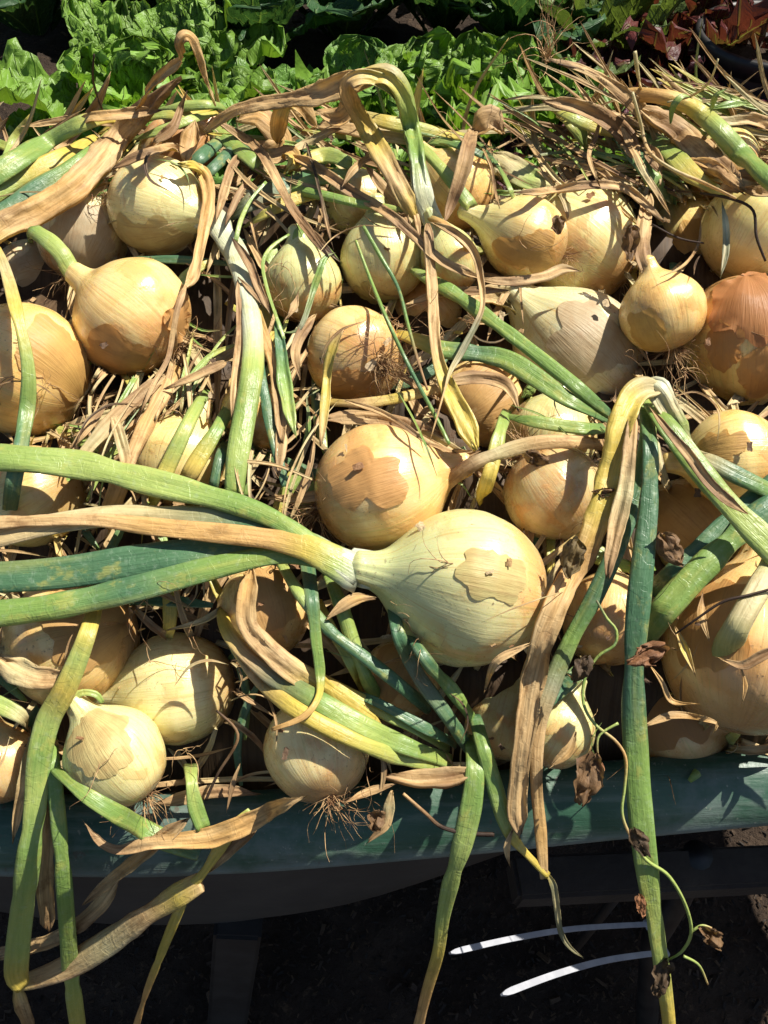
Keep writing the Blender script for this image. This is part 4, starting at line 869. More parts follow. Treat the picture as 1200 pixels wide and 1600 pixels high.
leaf(None, [(1230, 740), (1180, 780), (1120, 830), (1060, 886), (1010, 930)], [40, 40, 38, 34, 26], 'DDDDD', 'f', 2, label='dark green leaf behind the thick blue green one', group=g6)
leaf(None, [(1215, 872), (1190, 912), (1160, 964), (1130, 1022)], [46, 52, 56, 52], 'LPPL', 's', 4, label='cut pale green stalk stub at the right edge', group=g6)
leaf(None, [(1056, 700, .0), (1100, 716, .0), (1150, 742, .0), (1210, 770, .0)], [26, 34, 36, 30], 'LPDG', 'f', 2, label='grey green stalk above the broad right leaf', group=g6)
# right lower scraps
g7 = 'dry scraps over the shaded right onions'
leaf(None, [(1098, 930), (1096, 960), (1106, 996)], [8, 14, 10], 'BOT', 'd', 4, label='upper small orange scrap on the big shaded onion', group=g7)
leaf(None, [(1056, 982), (1070, 1015), (1084, 1050)], [8, 16, 8], 'TYT', 'd', 4, label='tan scrap with a dark tip beside the big shaded onion', group=g7)
leaf(None, [(1016, 1040), (1034, 1066), (1050, 1096), (1088, 1100)], [6, 8, 10, 5], 'OTOO', 'd', 5, label='bent orange scrap right of the long green leaf', group=g7)
leaf(None, [(1008, 1134), (1050, 1118), (1090, 1122), (1118, 1130), (1116, 1142)], [10, 14, 10, 10, 8], 'TTOTO', 'd', 4, label='level tan scrap above the rim at right', group=g7)
leaf(None, [(1128, 1030), (1160, 1040), (1190, 1026), (1220, 1010)], [14, 16, 18, 18], 'TBBB', 'd', 5, label='red brown scrap at the right edge', group=g7)
leaf(None, [(1158, 1044), (1164, 1070), (1160, 1096)], [6, 10, 6], 'TOT', 'd', 5, label='hanging tan scrap on the big shaded onion', group=g7)
leaf(None, [(1220, 916), (1170, 930), (1130, 940), (1090, 966), (1056, 990)], [4, 5, 5, 4, 3], 'KKKKK', 'w', 7, label='dark twig reaching in from the right edge', name='dry_twig')
leaf(None, [(898, 1148), (888, 1172), (862, 1196)], [16, 18, 20], 'TOT', 'd', 4, label='folded tan scrap resting above the rim', group=g7)
leaf(None, [(820, 1010), (780, 1030), (766, 1050), (758, 1078)], [12, 14, 12, 8], 'TTTB', 'd', 5, label='tan strip bent over the shaded pale green onion', group=g7)
leaf(None, [(884, 870), (868, 920), (856, 970), (836, 1010)], [14, 16, 16, 12], 'BBTB', 'd', 3, label='brown strip along the edge of the largest onion', group=g7)
leaf(None, [(920, 1034), (890, 1064), (860, 1094), (830, 1126)], [26, 30, 28, 20], 'GDDD', 'f', 2, label='dark green leaf slanting behind the dry hanging leaves', group=g7)

# --- lower centre
g8 = 'onion leaves in the lower middle'
leaf(None, [(480, 880), (488, 940), (494, 1000), (500, 1050), (498, 1088), (474, 1120), (424, 1140)], [26, 26, 22, 20, 12, 12, 7], 'DDGGYOO', 'f', 6, label='dark green leaf hanging straight then curling to an orange tip', group=g8)
leaf(None, [(440, 882), (470, 930), (516, 986), (566, 1024), (612, 1060), (668, 1106)], [20, 24, 24, 24, 26, 24], 'LLDDDD', 's', 5, label='blue green leaf slanting right across the lower middle', group=g8)
leaf(None, [(512, 896), (534, 950), (554, 1010), (576, 1066), (600, 1100)], [22, 28, 28, 28, 20], 'GGLGG', 's', 3, label='light green stalk behind the blue green slanting leaf', group=g8)
leaf(None, [(498, 938), (522, 990), (548, 1036), (566, 1076)], [14, 20, 22, 18], 'YYLY', 'f', 3, label='yellow stalk behind the hanging dark green leaf', group=g8)
leaf(None, [(512, 966), (540, 944), (562, 934), (584, 934)], [12, 20, 22, 20], 'TTOB', 'd', 6, label='short tan leaf scrap under the largest onion neck', group=g8)
leaf(None, [(394, 886), (386, 930), (386, 972), (408, 1004), (446, 1038), (500, 1076), (548, 1110), (600, 1146)], [22, 32, 36, 38, 40, 40, 36, 28], 'OOTTTYYY', 'd', 5, label='dry orange leaf bending from upright to slanting in the lower middle', group=g8, thick=.0016)
leaf(None, [(346, 952), (356, 986), (386, 1024), (430, 1058), (500, 1098), (570, 1136), (640, 1168), (704, 1190)], [18, 26, 36, 40, 40, 38, 34, 26], 'YYTSGLGL', 's', 4, label='thick yellow green stalk slanting over the cream rim onion', group=g8, thick=.38)
leaf(None, [(350, 985), (396, 1052), (452, 1102), (530, 1146), (620, 1182), (704, 1198)], [14, 24, 30, 34, 32, 22], 'GTYYLL', 's', 3, label='lower yellow green stalk parallel to the thick one', group=g8)
leaf(None, [(470, 1040), (540, 1082), (620, 1122), (700, 1168)], [14, 26, 30, 22], 'TYLG', 'f', 3, label='yellowing stalk above the thick slanting one', group=g8)
leaf(None, [(612, 944), (626, 1000), (656, 1060), (694, 1112), (732, 1168)], [18, 26, 30, 30, 26], 'DDSDD', 's', 4, label='dark green leaf below the left side of the largest onion', group=g8)
leaf(None, [(638, 990), (672, 1040), (706, 1078), (738, 1124)], [18, 26, 28, 22], 'DDGG', 's', 4, label='second dark green leaf right under the largest onion', group=g8)
leaf(None, [(534, 1076), (590, 1098), (650, 1130), (712, 1162)], [12, 20, 22, 18], 'DDDD', 'f', 4, label='short dark leaf between the slanting stalks', group=g8)
leaf(None, [(736, 1150), (742, 1200), (736, 1260), (722, 1320), (704, 1380), (692, 1436), (684, 1490), (664, 1560), (646, 1640)], [24, 34, 40, 38, 32, 24, 22, 20, 20], 'GGGLLLYOT', 's', 5, label='green leaf hanging over the rim, ending in a long yellow tip', group=g8, thick=.34)
leaf(None, [(742, 1120), (756, 1170), (772, 1226), (788, 1280), (804, 1312), (830, 1342), (856, 1368)], [22, 28, 30, 28, 24, 18, 14], 'DGGLYYY', 's', 4, label='green and yellow stalk over the rim beside the dry hanging leaf', group=g8)
leaf(None, [(852, 1362), (864, 1384), (870, 1420), (876, 1456), (890, 1480), (910, 1496)], [20, 14, 12, 9, 6, 4], 'YSPSSS', 'd', 5, label='shrivelled grey tail dangling below the thin tan strip', group=g8)
leaf(None, [(608, 1214), (650, 1218), (700, 1216), (742, 1206)], [16, 30, 34, 20], 'BTBT', 'd', 4, label='brown leaf bundle lying on the rim', group=g8, thick=.004)
leaf(None, [(612, 1236), (608, 1262), (602, 1288), (578, 1312)], [20, 20, 18, 8], 'TPTB', 'd', 5, label='curled tan scrap hanging on the rim', group=g8)
leaf(None, [(630, 1240), (664, 1270), (690, 1292), (730, 1302), (772, 1304)], [5, 6, 7, 8, 8], 'TBKKK', 'w', 5, label='dark twig lying across the rim', name='dry_twig')
leaf(None, [(800, 1300), (792, 1324), (796, 1350)], [12, 14, 4], 'BTT', 'd', 6, label='pointed tan tip under the dry hanging leaf', group=g8)
leaf(None, [(596, 1236), (600, 1200), (590, 1150), (575, 1110)], [10, 10, 8, 5], 'TBTB', 'd', 5, label='thin brown stem leaning on the cream rim onion', group=g8)
leaf(None, [(540, 1254), (580, 1236), (615, 1226)], [10, 14, 12], 'BTB', 'd', 5, label='brown root stub at the rim beside the cream onion', group=g8)

# --- lower left
g9 = 'onion leaves hanging over the rim at lower left'
leaf(None, [(152, 936), (140, 980), (122, 1030), (100, 1080), (76, 1124), (62, 1180), (56, 1250), (46, 1330), (36, 1410), (28, 1480), (26, 1524), (36, 1542)], [24, 30, 36, 40, 42, 42, 42, 42, 42, 42, 40, 26], 'YYLYLGLGLLYY', 's', 5, label='long yellow green stalk hanging at the far left with a folded end', group=g9, thick=.3)
leaf(None, [(30, 1536, .0), (60, 1528, .0), (110, 1508), (170, 1472), (230, 1430), (280, 1398), (314, 1378)], [26, 34, 44, 48, 46, 44, 34], 'YTTPTYT', 's', 6, label='wide tan leaf folded back up from the far left stalk', group=g9, thick=.3)
leaf(None, [(290, 1392), (316, 1366), (340, 1330), (366, 1292), (392, 1268)], [18, 24, 24, 22, 16], 'YYYYL', 'f', 5, label='yellow leaf rising to the rim from the wide tan fold', group=g9)
leaf(None, [(76, 1140), (84, 1210), (92, 1290), (100, 1380), (106, 1460), (112, 1530), (124, 1620)], [24, 28, 30, 30, 30, 30, 26], 'GGGGGLY', 's', 4, label='straight green leaf hanging just right of the far left stalk', group=g9, thick=.38)
leaf(None, [(62, 1130), (46, 1190), (30, 1260), (22, 1310)], [22, 24, 18, 10], 'TPTT', 'd', 3, label='tan strip behind the far left stalk', group=g9)
leaf(None, [(74, 1250), (72, 1320), (70, 1390), (76, 1452)], [18, 28, 28, 22], 'TTTB', 'd', 2, label='dull tan leaf between the two hanging green leaves', group=g9)
leaf(None, [(84, 1200), (114, 1228), (156, 1256), (204, 1284), (256, 1312), (312, 1334)], [16, 24, 30, 36, 36, 24], 'GGGGGD', 's', 4, label='green leaf lying along the rim at lower left', group=g9, thick=.34)
leaf(None, [(474, 1246), (430, 1264), (384, 1288), (330, 1308), (280, 1314), (230, 1318), (190, 1328), (164, 1322), (146, 1304), (132, 1286)], [14, 28, 34, 36, 26, 20, 16, 14, 12, 5], 'TTOOOTBBBB', 'd', 7, label='orange brown dry leaf curling along the rim at lower left', group=g9)
leaf(None, [(290, 1282), (244, 1318), (204, 1352), (170, 1378), (132, 1412)], [24, 26, 26, 20, 8], 'BTOTB', 'd', 5, label='brown frayed leaf slanting down left below the rim', group=g9)
leaf(None, [(186, 1370), (160, 1410), (120, 1446), (70, 1474), (-20, 1494)], [14, 24, 26, 26, 24], 'BTBTT', 'd', 2, label='dim tan leaf low behind the hanging green leaves', group=g9)
leaf(None, [(284, 1412), (268, 1450), (248, 1500), (228, 1552), (208, 1620)], [18, 18, 16, 12, 12], 'YYYOO', 'f', 5, label='narrow yellow leaf tip hanging below the wide tan fold', group=g9)
leaf(None, [(298, 1196), (300, 1228), (306, 1262), (318, 1294)], [28, 32, 32, 26], 'LLGG', 'f', 5, label='short broad green leaf stub standing on the rim', group=g9)
leaf(None, [(412, 1276), (378, 1308), (346, 1340), (326, 1362)], [20, 24, 20, 12], 'BBTB', 'd', 4, label='dark brown leaf behind the yellow rising one', group=g9)
leaf(None, [(26, 1540), (34, 1572), (50, 1610)], [20, 22, 20], 'YTB', 'd', 4, label='brown tail below the folded end at far left', group=g9)
leaf(None, [(374, 1196), (364, 1226), (356, 1262)], [8, 10, 6], 'TBB', 'd', 5, label='upright brown stalk end above the rim', group=g9)
leaf(None, [(338, 1110), (372, 1150), (340, 1210), (322, 1250)], [4, 5, 5, 5], 'KBKK', 'w', 4, label='dark stem between the cream onions near the rim', name='dry_twig')
leaf(None, [(248, 1256), (290, 1246), (340, 1236), (400, 1240)], [18, 24, 22, 16], 'BTBB', 'd', 1, label='shaded brown leaf under the round cream onion', group=g9)
leaf(None, [(0, 1030), (30, 1050), (70, 1060), (110, 1054)], [40, 44, 40, 24], 'TPTT', 'd', 2, label='papery neck skins left of the pear shaped onion', group=g9)
leaf(None, [(-20, 1094), (10, 1106), (36, 1122), (44, 1140)], [30, 34, 26, 12], 'LLPB', 'f', 3, label='pale green neck end at the left edge near the rim', group=g9)

# ------------------------------------------------------------------ bean vine winding down the long green leaf, with withered leaves
vine = leaf(None, [(932, 938), (948, 966), (963, 985), (960, 1008), (934, 1026), (914, 1060), (912, 1100), (930, 1132), (962, 1158), (978, 1186), (976, 1230), (972, 1268), (982, 1300), (1008, 1342), (1044, 1368), (1070, 1412), (1080, 1456), (1066, 1486), (1044, 1500)], [4, 5, 5, 5, 5, 5, 5, 5, 5, 5, 5, 5, 5, 6, 6, 6, 6, 5, 3], 'SLLGLGLLTOLLTLLLLLG', 'w', 8, label='thin green vine with withered leaves winding down the long green leaf', name='bean_vine', group='weeds caught in the heap')
for pts in ([(966, 1130), (936, 1150), (934, 1180)], [(1080, 1456), (1096, 1446), (1112, 1450)], [(1068, 1494), (1092, 1508), (1106, 1538)], [(1018, 1370), (1006, 1390), (996, 1404)]):
    X, par = leaf_path(pts, 9, None, None); V, F, Cc, U = leaf_mesh(X, par, [5, 4, 3], 'LLT', 'w', 3.3); mesh_obj('tendril', V, F, M_LEAF, vine, cols=Cc, uvs=U)
def crumpled(px, py, lay, w, h, ang, col, seed, amp=.35, parent=None):
    t = min(heap_depth(px, py), bulb_depth(px, py, .002)) - .004*lay - .006
    c = at(px, py, t); s = t/FPX; n = 16; V, Cc, U = [], [], []
    ca, sa = math.cos(ang), math.sin(ang)
    for j in range(n+1):
        for i in range(n+1):
            u, v = -1+2*i/n, -1+2*j/n
            wd = max(.05, math.sqrt(max(0, 1-(v*.98)**2)))*(1+.25*n1(v*4, seed))*(1-.25*v)
            x = u*wd*w*.5; y = v*h*.5
            z = amp*w*(.9*fbm(u*1.4+seed, v*1.4, seed, 3) + .45*abs(u)*math.sin(3*v+seed) + .28*fbm(u*4, v*4+seed, 0, 2))
            x += .16*w*fbm(u*2, v*2, seed+3, 2); y += .12*h*fbm(u*2, v*2, seed+6, 2)
            X = x*ca - y*sa; Y = x*sa + y*ca
            V.append(c + RT*X*s - UP*Y*s - FW*z*s)
            g = 1 + .5*fbm(u*2, v*2, seed+8, 3); Cc.append((col[0]*g, col[1]*g, col[2]*g, 1)); U.append((u*2, v*3, 0))
    F = [(j*(n+1)+i, j*(n+1)+i+1, (j+1)*(n+1)+i+1, (j+1)*(n+1)+i) for j in range(n) for i in range(n)]
    return mesh_obj('withered_leaf', V, F, M_LEAF, parent, cols=Cc, uvs=U)
WB = (.21, .125, .06); WD = (.10, .065, .035); WO = (.36, .17, .08)
for a in ((918, 1218, 9, 46, 82, .25, WB, 1.1), (928, 1200, 8, 26, 30, .9, WO, 8.3), (908, 1046, 8, 26, 46, .5, WD, 2.3), (1000, 1316, 12, 27, 50, -.5, WD, 3.7), (1002, 1416, 10, 16, 36, -.2, WO, 9.1),
          (1112, 1464, 9, 40, 26, .5, WB, 5.9), (1034, 1530, 12, 30, 56, .3, WD, 6.3), (1012, 1024, 10, 64, 30, -.45, (.28, .14, .07), 7.7), (896, 872, 9, 34, 62, .2, (.17, .13, .06), 10.2)):
    crumpled(*a, parent=vine)
for px, py, w, h, a, lab in ((1050, 858, 34, 62, -.6, 'shrivelled brown leaf scrap right of the long green leaf'), (942, 770, 36, 14, -.1, 'small dark scrap on the yellow knot leaf'), (838, 716, 40, 22, .4, 'grey matted husk on the shaded brown onion'),
                             (588, 1282, 26, 34, .3, 'dark curled scrap on the rim in the middle'), (872, 350, 20, 28, 0, 'small brown husk between the shiny onions'), (985, 380, 26, 56, .1, 'torn orange brown husk beside the small round yellow onion')):
    o = crumpled(px, py, 7, w, h, a, WB, px*.01); o.name = 'dry_scrap'; tag(o, lab, 'leaf scrap', 'dry scraps caught among the onions')

# ------------------------------------------------------------------ tangled litter filling the heap between the bulbs
def litter(name, count, region, depth, wr, lr, pal, label, seed0, fresh=.0):
    V, F, Cc, U = [], [], [], []; b = 0
    for q in range(count):
        px, py = random.uniform(region[0], region[2]), random.uniform(region[1], region[3])
        a = random.gauss(.9 if random.random() < .5 else 2.3, .6); L = random.uniform(*lr); w = random.uniform(*wr); bend = random.uniform(-.6, .6)
        pts = [(px+math.cos(a+bend*s)*L*s, py+math.sin(a+bend*s)*L*s) for s in (-.5, -.17, .17, .5)]
        if max(p[1] for p in pts) > 1245: continue
        X, par = leaf_path(pts, 0, random.uniform(*depth), None)
        v, f, c, u = leaf_mesh(X[::2], par[::2], [w*.4, w, w, w*.3], random.choice(pal), 'f' if random.random() < fresh else 'd', seed0+q*.37)
        V.append(v); F += [tuple(k+b for k in ff) for ff in f]; Cc += c; U += u; b += len(v)
    o = mesh_obj(name, np.concatenate(V), F, M_LEAF, cols=Cc, uvs=U, origin=(0, .45, .6)); return tag(o, label, 'litter', kind='stuff')
litter('dry_leaf_litter', 520, (-220, 190, 1420, 1235), (.004, .05), (5, 19), (110, 320), ['TBTB', 'PTPT', 'TTBT', 'OTPT', 'BTBB', 'YTPT', 'TPTT', 'PPTB', 'YPPT'], 'tangle of dry brown onion leaves filling the gaps of the heap', 40)
litter('green_leaf_litter', 90, (-220, 190, 1420, 1200), (.012, .05), (14, 30), (90, 240), ['GDDG', 'LGYY', 'DDDD', 'YLGG'], 'buried green onion leaves glimpsed between the bulbs', 80, 1.0)
def straw(name, label, count, region, ang, seed0, wr=(2.5, 10), lr=(110, 330), lift=(.0, .03)):
    """loose dry leaves matted over one part of the heap"""
    V, F, Cc, U = [], [], [], []; b = 0
    for q in range(count):
        px, py = random.uniform(region[0], region[2]), random.uniform(region[1], region[3])
        a = random.gauss(ang, .38); L = random.uniform(*lr); w = random.uniform(*wr); bend = random.uniform(-.7, .7); h = random.uniform(*lift)
        pts = [(px+math.cos(a+bend*k)*L*k, py+math.sin(a+bend*k)*L*k, h*(1-abs(k))) for k in (-.5, -.17, .17, .5)]
        X, par = leaf_path(pts, random.randint(0, 3), random.uniform(-.012, .014), None)
        v, f, c, u = leaf_mesh(X, par, [w*.4, w, w, w*.3], random.choice(['TBTP', 'PTPT', 'TPTB', 'TTPB', 'BTBB', 'OTPT', 'YLGT', 'SGLY', 'PPTT']), 'd', seed0+q*.41)
        V.append(v); F += [tuple(k+b for k in ff) for ff in f]; Cc += c; U += u; b += len(v)
    o = mesh_obj(name, np.concatenate(V), F, M_LEAF, cols=Cc, uvs=U, origin=(0, .6, .75)); tag(o, label, 'litter', kind='stuff')
straw('matted_straw', 'matted dry leaf strips in the tangle at the top right', 120, (850, 150, 1240, 285), .55, 600, lift=(0, .02), wr=(3, 13))
straw('matted_straw', 'matted dry leaf strips along the top centre of the heap', 34, (330, 215, 800, 320), .5, 700, lift=(0, .012))
straw('matted_straw', 'matted dry leaf strips between the onions in the left middle', 55, (90, 570, 480, 780), 2.1, 800, lift=(0, .012))
straw('matted_straw', 'matted dry leaf strips at the upper left corner of the heap', 18, (-30, 220, 330, 330), 2.6, 900, lift=(0, .015))
straw('matted_straw', 'dry strips among the shaded onions at the lower right', 30, (870, 950, 1200, 1120), 1.3, 1000, lift=(0, .01), lr=(50, 130))
def strand_litter():
    V, F = [], []
    spots = [(random.uniform(0, 1200), random.uniform(200, 1225)) for _ in range(36)] + [(465, 800), (470, 805), (620, 500), (640, 520), (740, 500), (300, 530), (140, 320), (160, 300), (1070, 580), (1060, 610), (690, 530), (600, 580), (560, 1240), (540, 1250)]*2
    for i, (px, py) in enumerate(spots):
        t = min(heap_depth(px, py), bulb_depth(px, py, .001)) - .002; p = at(px, py, t)
        v, f = strands(p, (random.gauss(0, 1), random.gauss(0, .6), .4), 1.1, random.randint(2, 6), .012, .05, .00034, 500+i, .9, .55)
        b = len(V); V += v; F += [tuple(k+b for k in ff) for ff in f]
    o = mesh_obj('root_threads', V, F, M_ROOT, origin=(0, .45, .6)); tag(o, 'fine brown root threads strewn over the onions', 'root threads', kind='stuff')
strand_litter()
def fibre_litter():
    """thin torn leaf fibres and papery flakes lying over the bulbs"""
    V, F, Cc, U = [], [], [], []; b = 0
    for q in range(120):
        px, py = random.uniform(-60, 1260), random.uniform(190, 1225)
        a = random.uniform(0, 3.14); L = random.uniform(30, 150); w = random.uniform(1.5, 5); bend = random.uniform(-1.5, 1.5)
        pts = [(px+math.cos(a+bend*k)*L*k, py+math.sin(a+bend*k)*L*k) for k in (-.5, -.17, .17, .5)]
        X, par = leaf_path(pts, random.randint(0, 5), None if random.random() < .35 else .006, None)
        v, f, c, u = leaf_mesh(X, par, [w*.4, w, w, w*.3], random.choice(['TBTP', 'BBTB', 'PTPP', 'TPBT', 'GLGB', 'KBKB', 'BKKB']), 'd', 300+q*.41)
        V.append(v); F += [tuple(k+b for k in ff) for ff in f]; Cc += c; U += u; b += len(v)
    for q in range(90):
        px, py = random.uniform(0, 1200), random.uniform(200, 1225); t = min(heap_depth(px, py), bulb_depth(px, py, .0005)) - random.uniform(.0005, .004)
        c0 = at(px, py, t); n = 4; sz = random.uniform(2.5, 9)*t/FPX; sd = q*.77; ang = random.uniform(0, 6.3); col = random.choice([(.5, .33, .16), (.33, .18, .085), (.62, .5, .32), (.14, .085, .05)])
        nrm = (ORG-c0)/np.linalg.norm(ORG-c0)*.7 + np.array([.1, 0, .5]); nrm /= np.linalg.norm(nrm); e1 = np.cross(nrm, [math.cos(ang), math.sin(ang), .3]); e1 /= np.linalg.norm(e1); e2 = np.cross(nrm, e1)
        for j in range(n+1):
            for i in range(n+1):
                u_, v_ = -1+2*i/n, -1+2*j/n; asp = .3+.5*((q*7) % 10)/10
                V.append((c0 + e1*sz*(u_*(1+.5*n1(v_*2, sd))) + e2*sz*asp*(v_*(1+.6*n1(u_*2, sd+3))) + nrm*sz*(.45*fbm(u_*1.5+sd, v_*1.5, 0, 2)+.15))[None]); Cc.append((*col, 1)); U.append((u_, v_*2+q, 0))
        F += [(b+j*(n+1)+i, b+j*(n+1)+i+1, b+(j+1)*(n+1)+i+1, b+(j+1)*(n+1)+i) for j in range(n) for i in range(n)]; b += (n+1)**2
    o = mesh_obj('leaf_fibres', np.concatenate(V), F, M_LEAF, cols=Cc, uvs=U, origin=(0, .45, .6)); tag(o, 'thin torn leaf fibres and papery flakes scattered over the onions', 'litter', kind='stuff')
fibre_litter()
# broken root beard at the upper end of the tan leaf, top right
Pk = at(856, 92, heap_depth(856, 92)-.04)
V, F = strands(Pk, (-.1, .1, 1), .55, 26, .03, .075, .0005, 901, -.2, .5)
o = mesh_obj('root_tangle', V, F, M_ROOT); tag(o, 'wiry brown root tangle standing against the dark bed at the top', 'roots')
# body of the heap: trodden leaves under everything, so that no gap is empty
def heap_body():
    V, F, Cc, U = [], [], [], []; xs = np.linspace(-.46, .70, 117); ys = np.linspace(.245, .775, 60)
    for y in ys:
        for x in xs:
            e = min(1, (.47+min(x, 0))/.06, (.71-x)/.06, (y-.238)/.05, (.785-y)/.05); e = max(0, e)
            z = heap_z(y) - .055 - .05*(1-e) + .022*fbm(x*22, y*22, 3, 3) - .02*(1-e)
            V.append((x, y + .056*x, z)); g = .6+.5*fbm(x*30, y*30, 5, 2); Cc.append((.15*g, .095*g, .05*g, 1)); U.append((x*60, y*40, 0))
    nx = len(xs); F = [(j*nx+i, j*nx+i+1, (j+1)*nx+i+1, (j+1)*nx+i) for j in range(len(ys)-1) for i in range(nx-1)]
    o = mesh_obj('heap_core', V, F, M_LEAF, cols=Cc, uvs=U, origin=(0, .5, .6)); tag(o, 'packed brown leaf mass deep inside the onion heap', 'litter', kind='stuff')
heap_body()

# ------------------------------------------------------------------ vegetables in the bed behind
def leaf_blade(L, Wd, e0, e1, ruffle, pucker, frill, col, seed, nu=22, nv=24, rimcol=None, shape=.75, cup=.25):
    """a lettuce leaf growing along +x from the origin, rising at e0 and leaning over to e1"""
    V, Cc, U = [], [], []; px = pz = 0.0; prev = 0
    ca = []
    for j in range(nv+1):
        v = j/nv; e = e0 + (e1-e0)*v**1.3 + .18*n1(v*2.2, seed)
        if j: px += math.cos(e)*L/nv; pz += math.sin(e)*L/nv
        w = Wd*.5*(v**shape)*math.sqrt(max(0, 1-v**7))*1.08 + Wd*.07*(1-v)
        for i in range(nu+1):
            u = -1+2*i/nu
            lob = 1 + frill*.30*n1(v*9 + (u > 0)*50, seed+2)*abs(u)
            y = u*w*lob
            nz = cup*w*(u*u) + ruffle*L*abs(u)**2.2*(math.sin(v*13+seed*3+(u > 0)*2)*.6 + n1(v*7+(u > 0)*30, seed+1)*.8)*min(1, v*2.2) + pucker*L*(abs(fbm(u*3.4*Wd/L*2, v*6.6, seed, 3))*1.9-.35)*min(1, v*2)*(1-.75*math.exp(-(u*6)**2))
            nz += frill*L*.10*mnoise.noise(Vector((u*5, v*14, seed)))*abs(u)**2
            V.append((px - math.sin(e)*nz, y, pz + math.cos(e)*nz)); U.append((u, v, 0))
            k = rimcol is not None and max(0, min(1, (max(abs(u), v)-.45)/.4 + .35*fbm(u*3, v*3, seed+4, 2)))
            g = 1 + .22*fbm(u*2, v*3, seed+7, 2)
            c = [col[m]*(1-k)+rimcol[m]*k for m in range(3)] if rimcol is not None else col
            Cc.append((c[0]*g, c[1]*g, c[2]*g, 0))
    F = [(j*(nu+1)+i, j*(nu+1)+i+1, (j+1)*(nu+1)+i+1, (j+1)*(nu+1)+i) for j in range(nv) for i in range(nu)]
    return np.array(V), F, Cc, U
def rosette(name, label, cat, group, px, py, y, n, L, Wd, col, seed, tall=1.0, ruffle=.05, pucker=.05, frill=.3, rimcol=None, zoff=0.0, group_=None, shape=.75, spread=1.0, lvar=.25):
    d = ray(px, py); t = y/d[1]; c = ORG + d*t; gz = ground_z(c[0], c[1]); rd = random.Random(seed)
    base = Vector((c[0], c[1], gz+zoff)); root = empty(name, base); tag(root, label, cat, group)
    for i in range(n):
        f = (i+.5)/n; az = i*2.39996 + rd.uniform(-.3, .3)
        e0 = math.radians(88 - 52*f*spread + rd.uniform(-8, 8)); e1 = math.radians(62*tall - 80*f*spread + rd.uniform(-18, 18))
        l = L*(.62+.45*f)*(1+rd.uniform(-lvar, lvar)); w = Wd*(.65+.4*f)*(1+rd.uniform(-.2, .2))
        g = rd.uniform(.82, 1.18)*(1.25-.35*f)
        V, F, Cc, U = leaf_blade(l, w, e0, e1, ruffle, pucker, frill, [x*g for x in col], seed*3.1+i, rimcol=rimcol, shape=shape)
        R = np.array(Matrix.Rotation(az, 3, 'Z')); off = R @ np.array([.012+.03*f*spread, 0, rd.uniform(0, .02)])
        V = V @ R.T + off + np.array(base)
        mesh_obj('leaf', V, F, M_LET, root, cols=Cc, uvs=U)
    return root
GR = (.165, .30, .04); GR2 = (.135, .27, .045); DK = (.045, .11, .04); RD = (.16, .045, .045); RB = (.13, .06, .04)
gl = 'lettuces growing in the bed'
rosette('lettuce', 'frilly bright green lettuce at the upper left', 'lettuce', gl, 225, 175, 1.24, 38, .18, .115, GR, 11, ruffle=.09, pucker=.11, frill=.45, tall=1.1)
rosette('lettuce', 'smaller green lettuce between the frilly left one and the large middle one', 'lettuce', gl, 395, 165, 1.12, 14, .13, .105, GR2, 12, pucker=.09, frill=.15)
rosette('lettuce', 'round leaved green lettuce left of the tall one at the top middle', 'lettuce', gl, 540, 150, 1.22, 24, .15, .115, GR2, 13, pucker=.10, frill=.12, ruffle=.05)
rosette('lettuce', 'large upright blistered green lettuce at the top middle', 'lettuce', gl, 745, 160, 1.20, 42, .18, .10, GR, 14, pucker=.13, frill=.2, ruffle=.06, tall=1.2)
rosette('lettuce', 'dark purple lettuce tucked behind the heap, right of the green ones', 'lettuce', gl, 868, 235, 1.02, 22, .14, .11, (.07, .03, .028), 15, frill=.8, ruffle=.09, rimcol=(.10, .025, .035))
rosette('lettuce', 'purple red lettuce at the right edge', 'lettuce', gl, 1165, 215, 1.14, 22, .15, .11, (.09, .06, .03), 16, frill=.8, ruffle=.10, rimcol=(.17, .04, .07))
rosette('lettuce', 'frilly red lettuce at the top right beside the black pot', 'lettuce', gl, 1070, 85, 1.42, 34, .20, .10, (.09, .06, .025), 17, frill=1.3, ruffle=.13, rimcol=(.12, .03, .028), tall=1.3)
rosette('lettuce', 'dim reddish lettuce under the frilly red one', 'lettuce', gl, 980, 190, 1.30, 20, .14, .10, (.06, .035, .022), 18, frill=.9, ruffle=.1, rimcol=(.09, .025, .03))
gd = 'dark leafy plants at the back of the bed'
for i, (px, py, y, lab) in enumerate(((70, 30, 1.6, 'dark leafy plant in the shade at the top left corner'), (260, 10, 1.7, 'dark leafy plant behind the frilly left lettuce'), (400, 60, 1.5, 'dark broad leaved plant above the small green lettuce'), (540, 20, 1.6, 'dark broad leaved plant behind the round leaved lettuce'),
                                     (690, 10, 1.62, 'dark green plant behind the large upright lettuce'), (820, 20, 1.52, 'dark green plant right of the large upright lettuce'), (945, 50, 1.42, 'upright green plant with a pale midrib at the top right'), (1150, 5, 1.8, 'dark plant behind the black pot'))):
    rosette('leafy_plant', lab, 'plant', gd, px, py+60, y, 16, .20, .13, DK if i != 6 else (.10, .15, .04), 30+i, frill=.2, pucker=.05, tall=1.25, shape=.9, spread=.85)
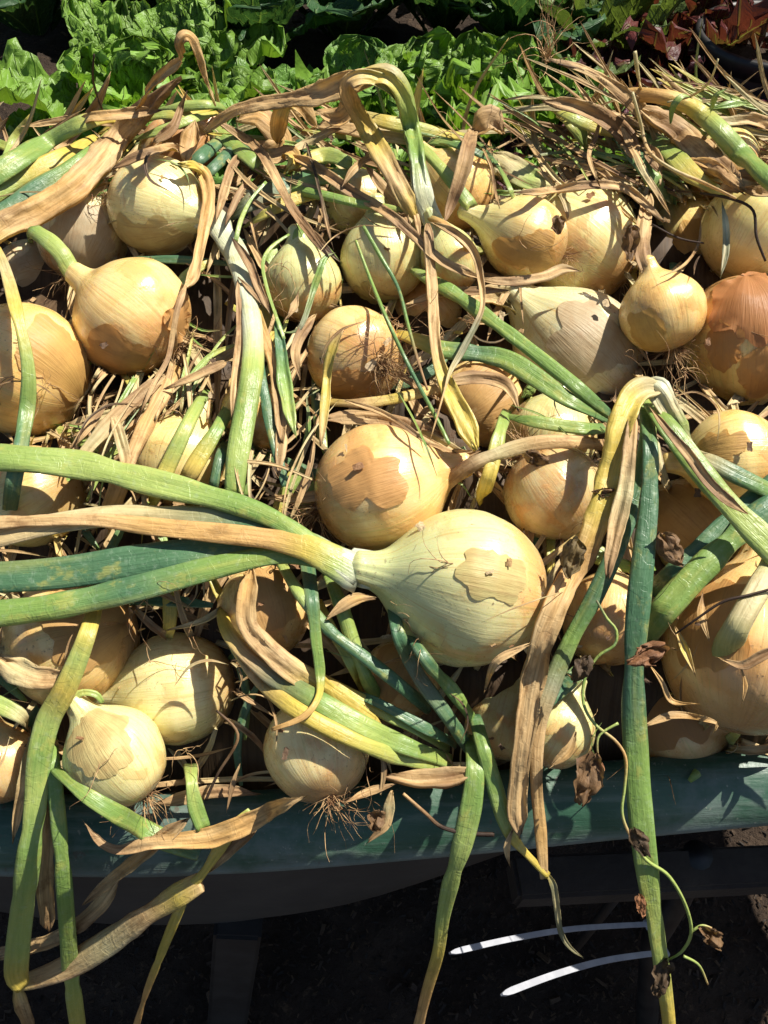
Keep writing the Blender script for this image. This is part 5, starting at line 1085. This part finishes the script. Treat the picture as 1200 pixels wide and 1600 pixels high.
# black plastic pot at the corner
d = ray(1212, 60); c = ORG + d*(1.31/d[1]); pz = ground_z(c[0], c[1])
pot = empty('plant_pot', (c[0], c[1], pz)); tag(pot, 'black plastic plant pot in the top right corner', 'pot')
def lathe(profile, c, n=48):
    V = [(c[0]+r*math.cos(2*math.pi*k/n), c[1]+r*math.sin(2*math.pi*k/n), c[2]+z) for r, z in profile for k in range(n)]
    F = [(i*n+k, i*n+(k+1) % n, (i+1)*n+(k+1) % n, (i+1)*n+k) for i in range(len(profile)-1) for k in range(n)]
    return V, F
V, F = lathe([(.001, .0), (.075, .0), (.078, .004), (.10, .128), (.097, .13), (.076, .02), (.001, .02)], (c[0], c[1], pz-.005)); mesh_obj('pot_wall', V, F, M_DARK, pot)
V, F = lathe([(.099, .108), (.107, .110), (.109, .128), (.107, .134), (.1015, .135), (.0985, .131)], (c[0], c[1], pz-.005)); mesh_obj('pot_rim', V, F, M_DARK, pot)
V, F = lathe([(.001, .09), (.05, .092), (.0905, .088)], (c[0], c[1], pz-.005)); mesh_obj('potting_soil', V, F, M_SOIL, pot)

# unseen clipped greenery beyond the bed, added to keep its back rows in shade
def build_shade_hedge():
    root = empty('shade_hedge', (.5, 2.75, .475)); tag(root, 'unseen tall greenery added beyond the vegetable bed to shade its back rows', 'shade_hedge')
    V, F, Cc, U = [], [], [], []
    for q in range(9000):
        x, y, z = random.uniform(-2.2, 3.2), random.uniform(2.45, 3.05), .55 + random.random()*2.15
        x += .1*math.sin(z*5); n = Vector((random.gauss(0, 1), random.gauss(0, 1), random.gauss(0, .8))).normalized(); e1 = n.orthogonal().normalized(); e2 = n.cross(e1); l = random.uniform(.035, .07); b = len(V)
        for a_, b_ in ((-1, 0), (0, -.5), (1, 0), (0, .5)):
            p = Vector((x, y, z)) + e1*a_*l + e2*b_*l + n*(.012 if b_ == 0 else 0); V.append(tuple(p)); U.append((b_, a_*.5+.5, 0))
        F.append((b, b+1, b+2, b+3)); g = random.uniform(.6, 1.3); Cc += [(.06*g, .11*g, .035*g, 0)]*4
    mesh_obj('foliage', V, F, M_LET, root, cols=Cc, uvs=U, smooth=False)
    for k in range(7):
        x = -1.9+k*.8; V, F = tube([(x, 2.75, .44), (x+.02, 2.76, 1.0), (x-.02, 2.74, 1.7), (x, 2.75, 2.4)], [.03, .025, .018, .008], 8); mesh_obj('trunk', V, F, M_WOOD, root)
build_shade_hedge()
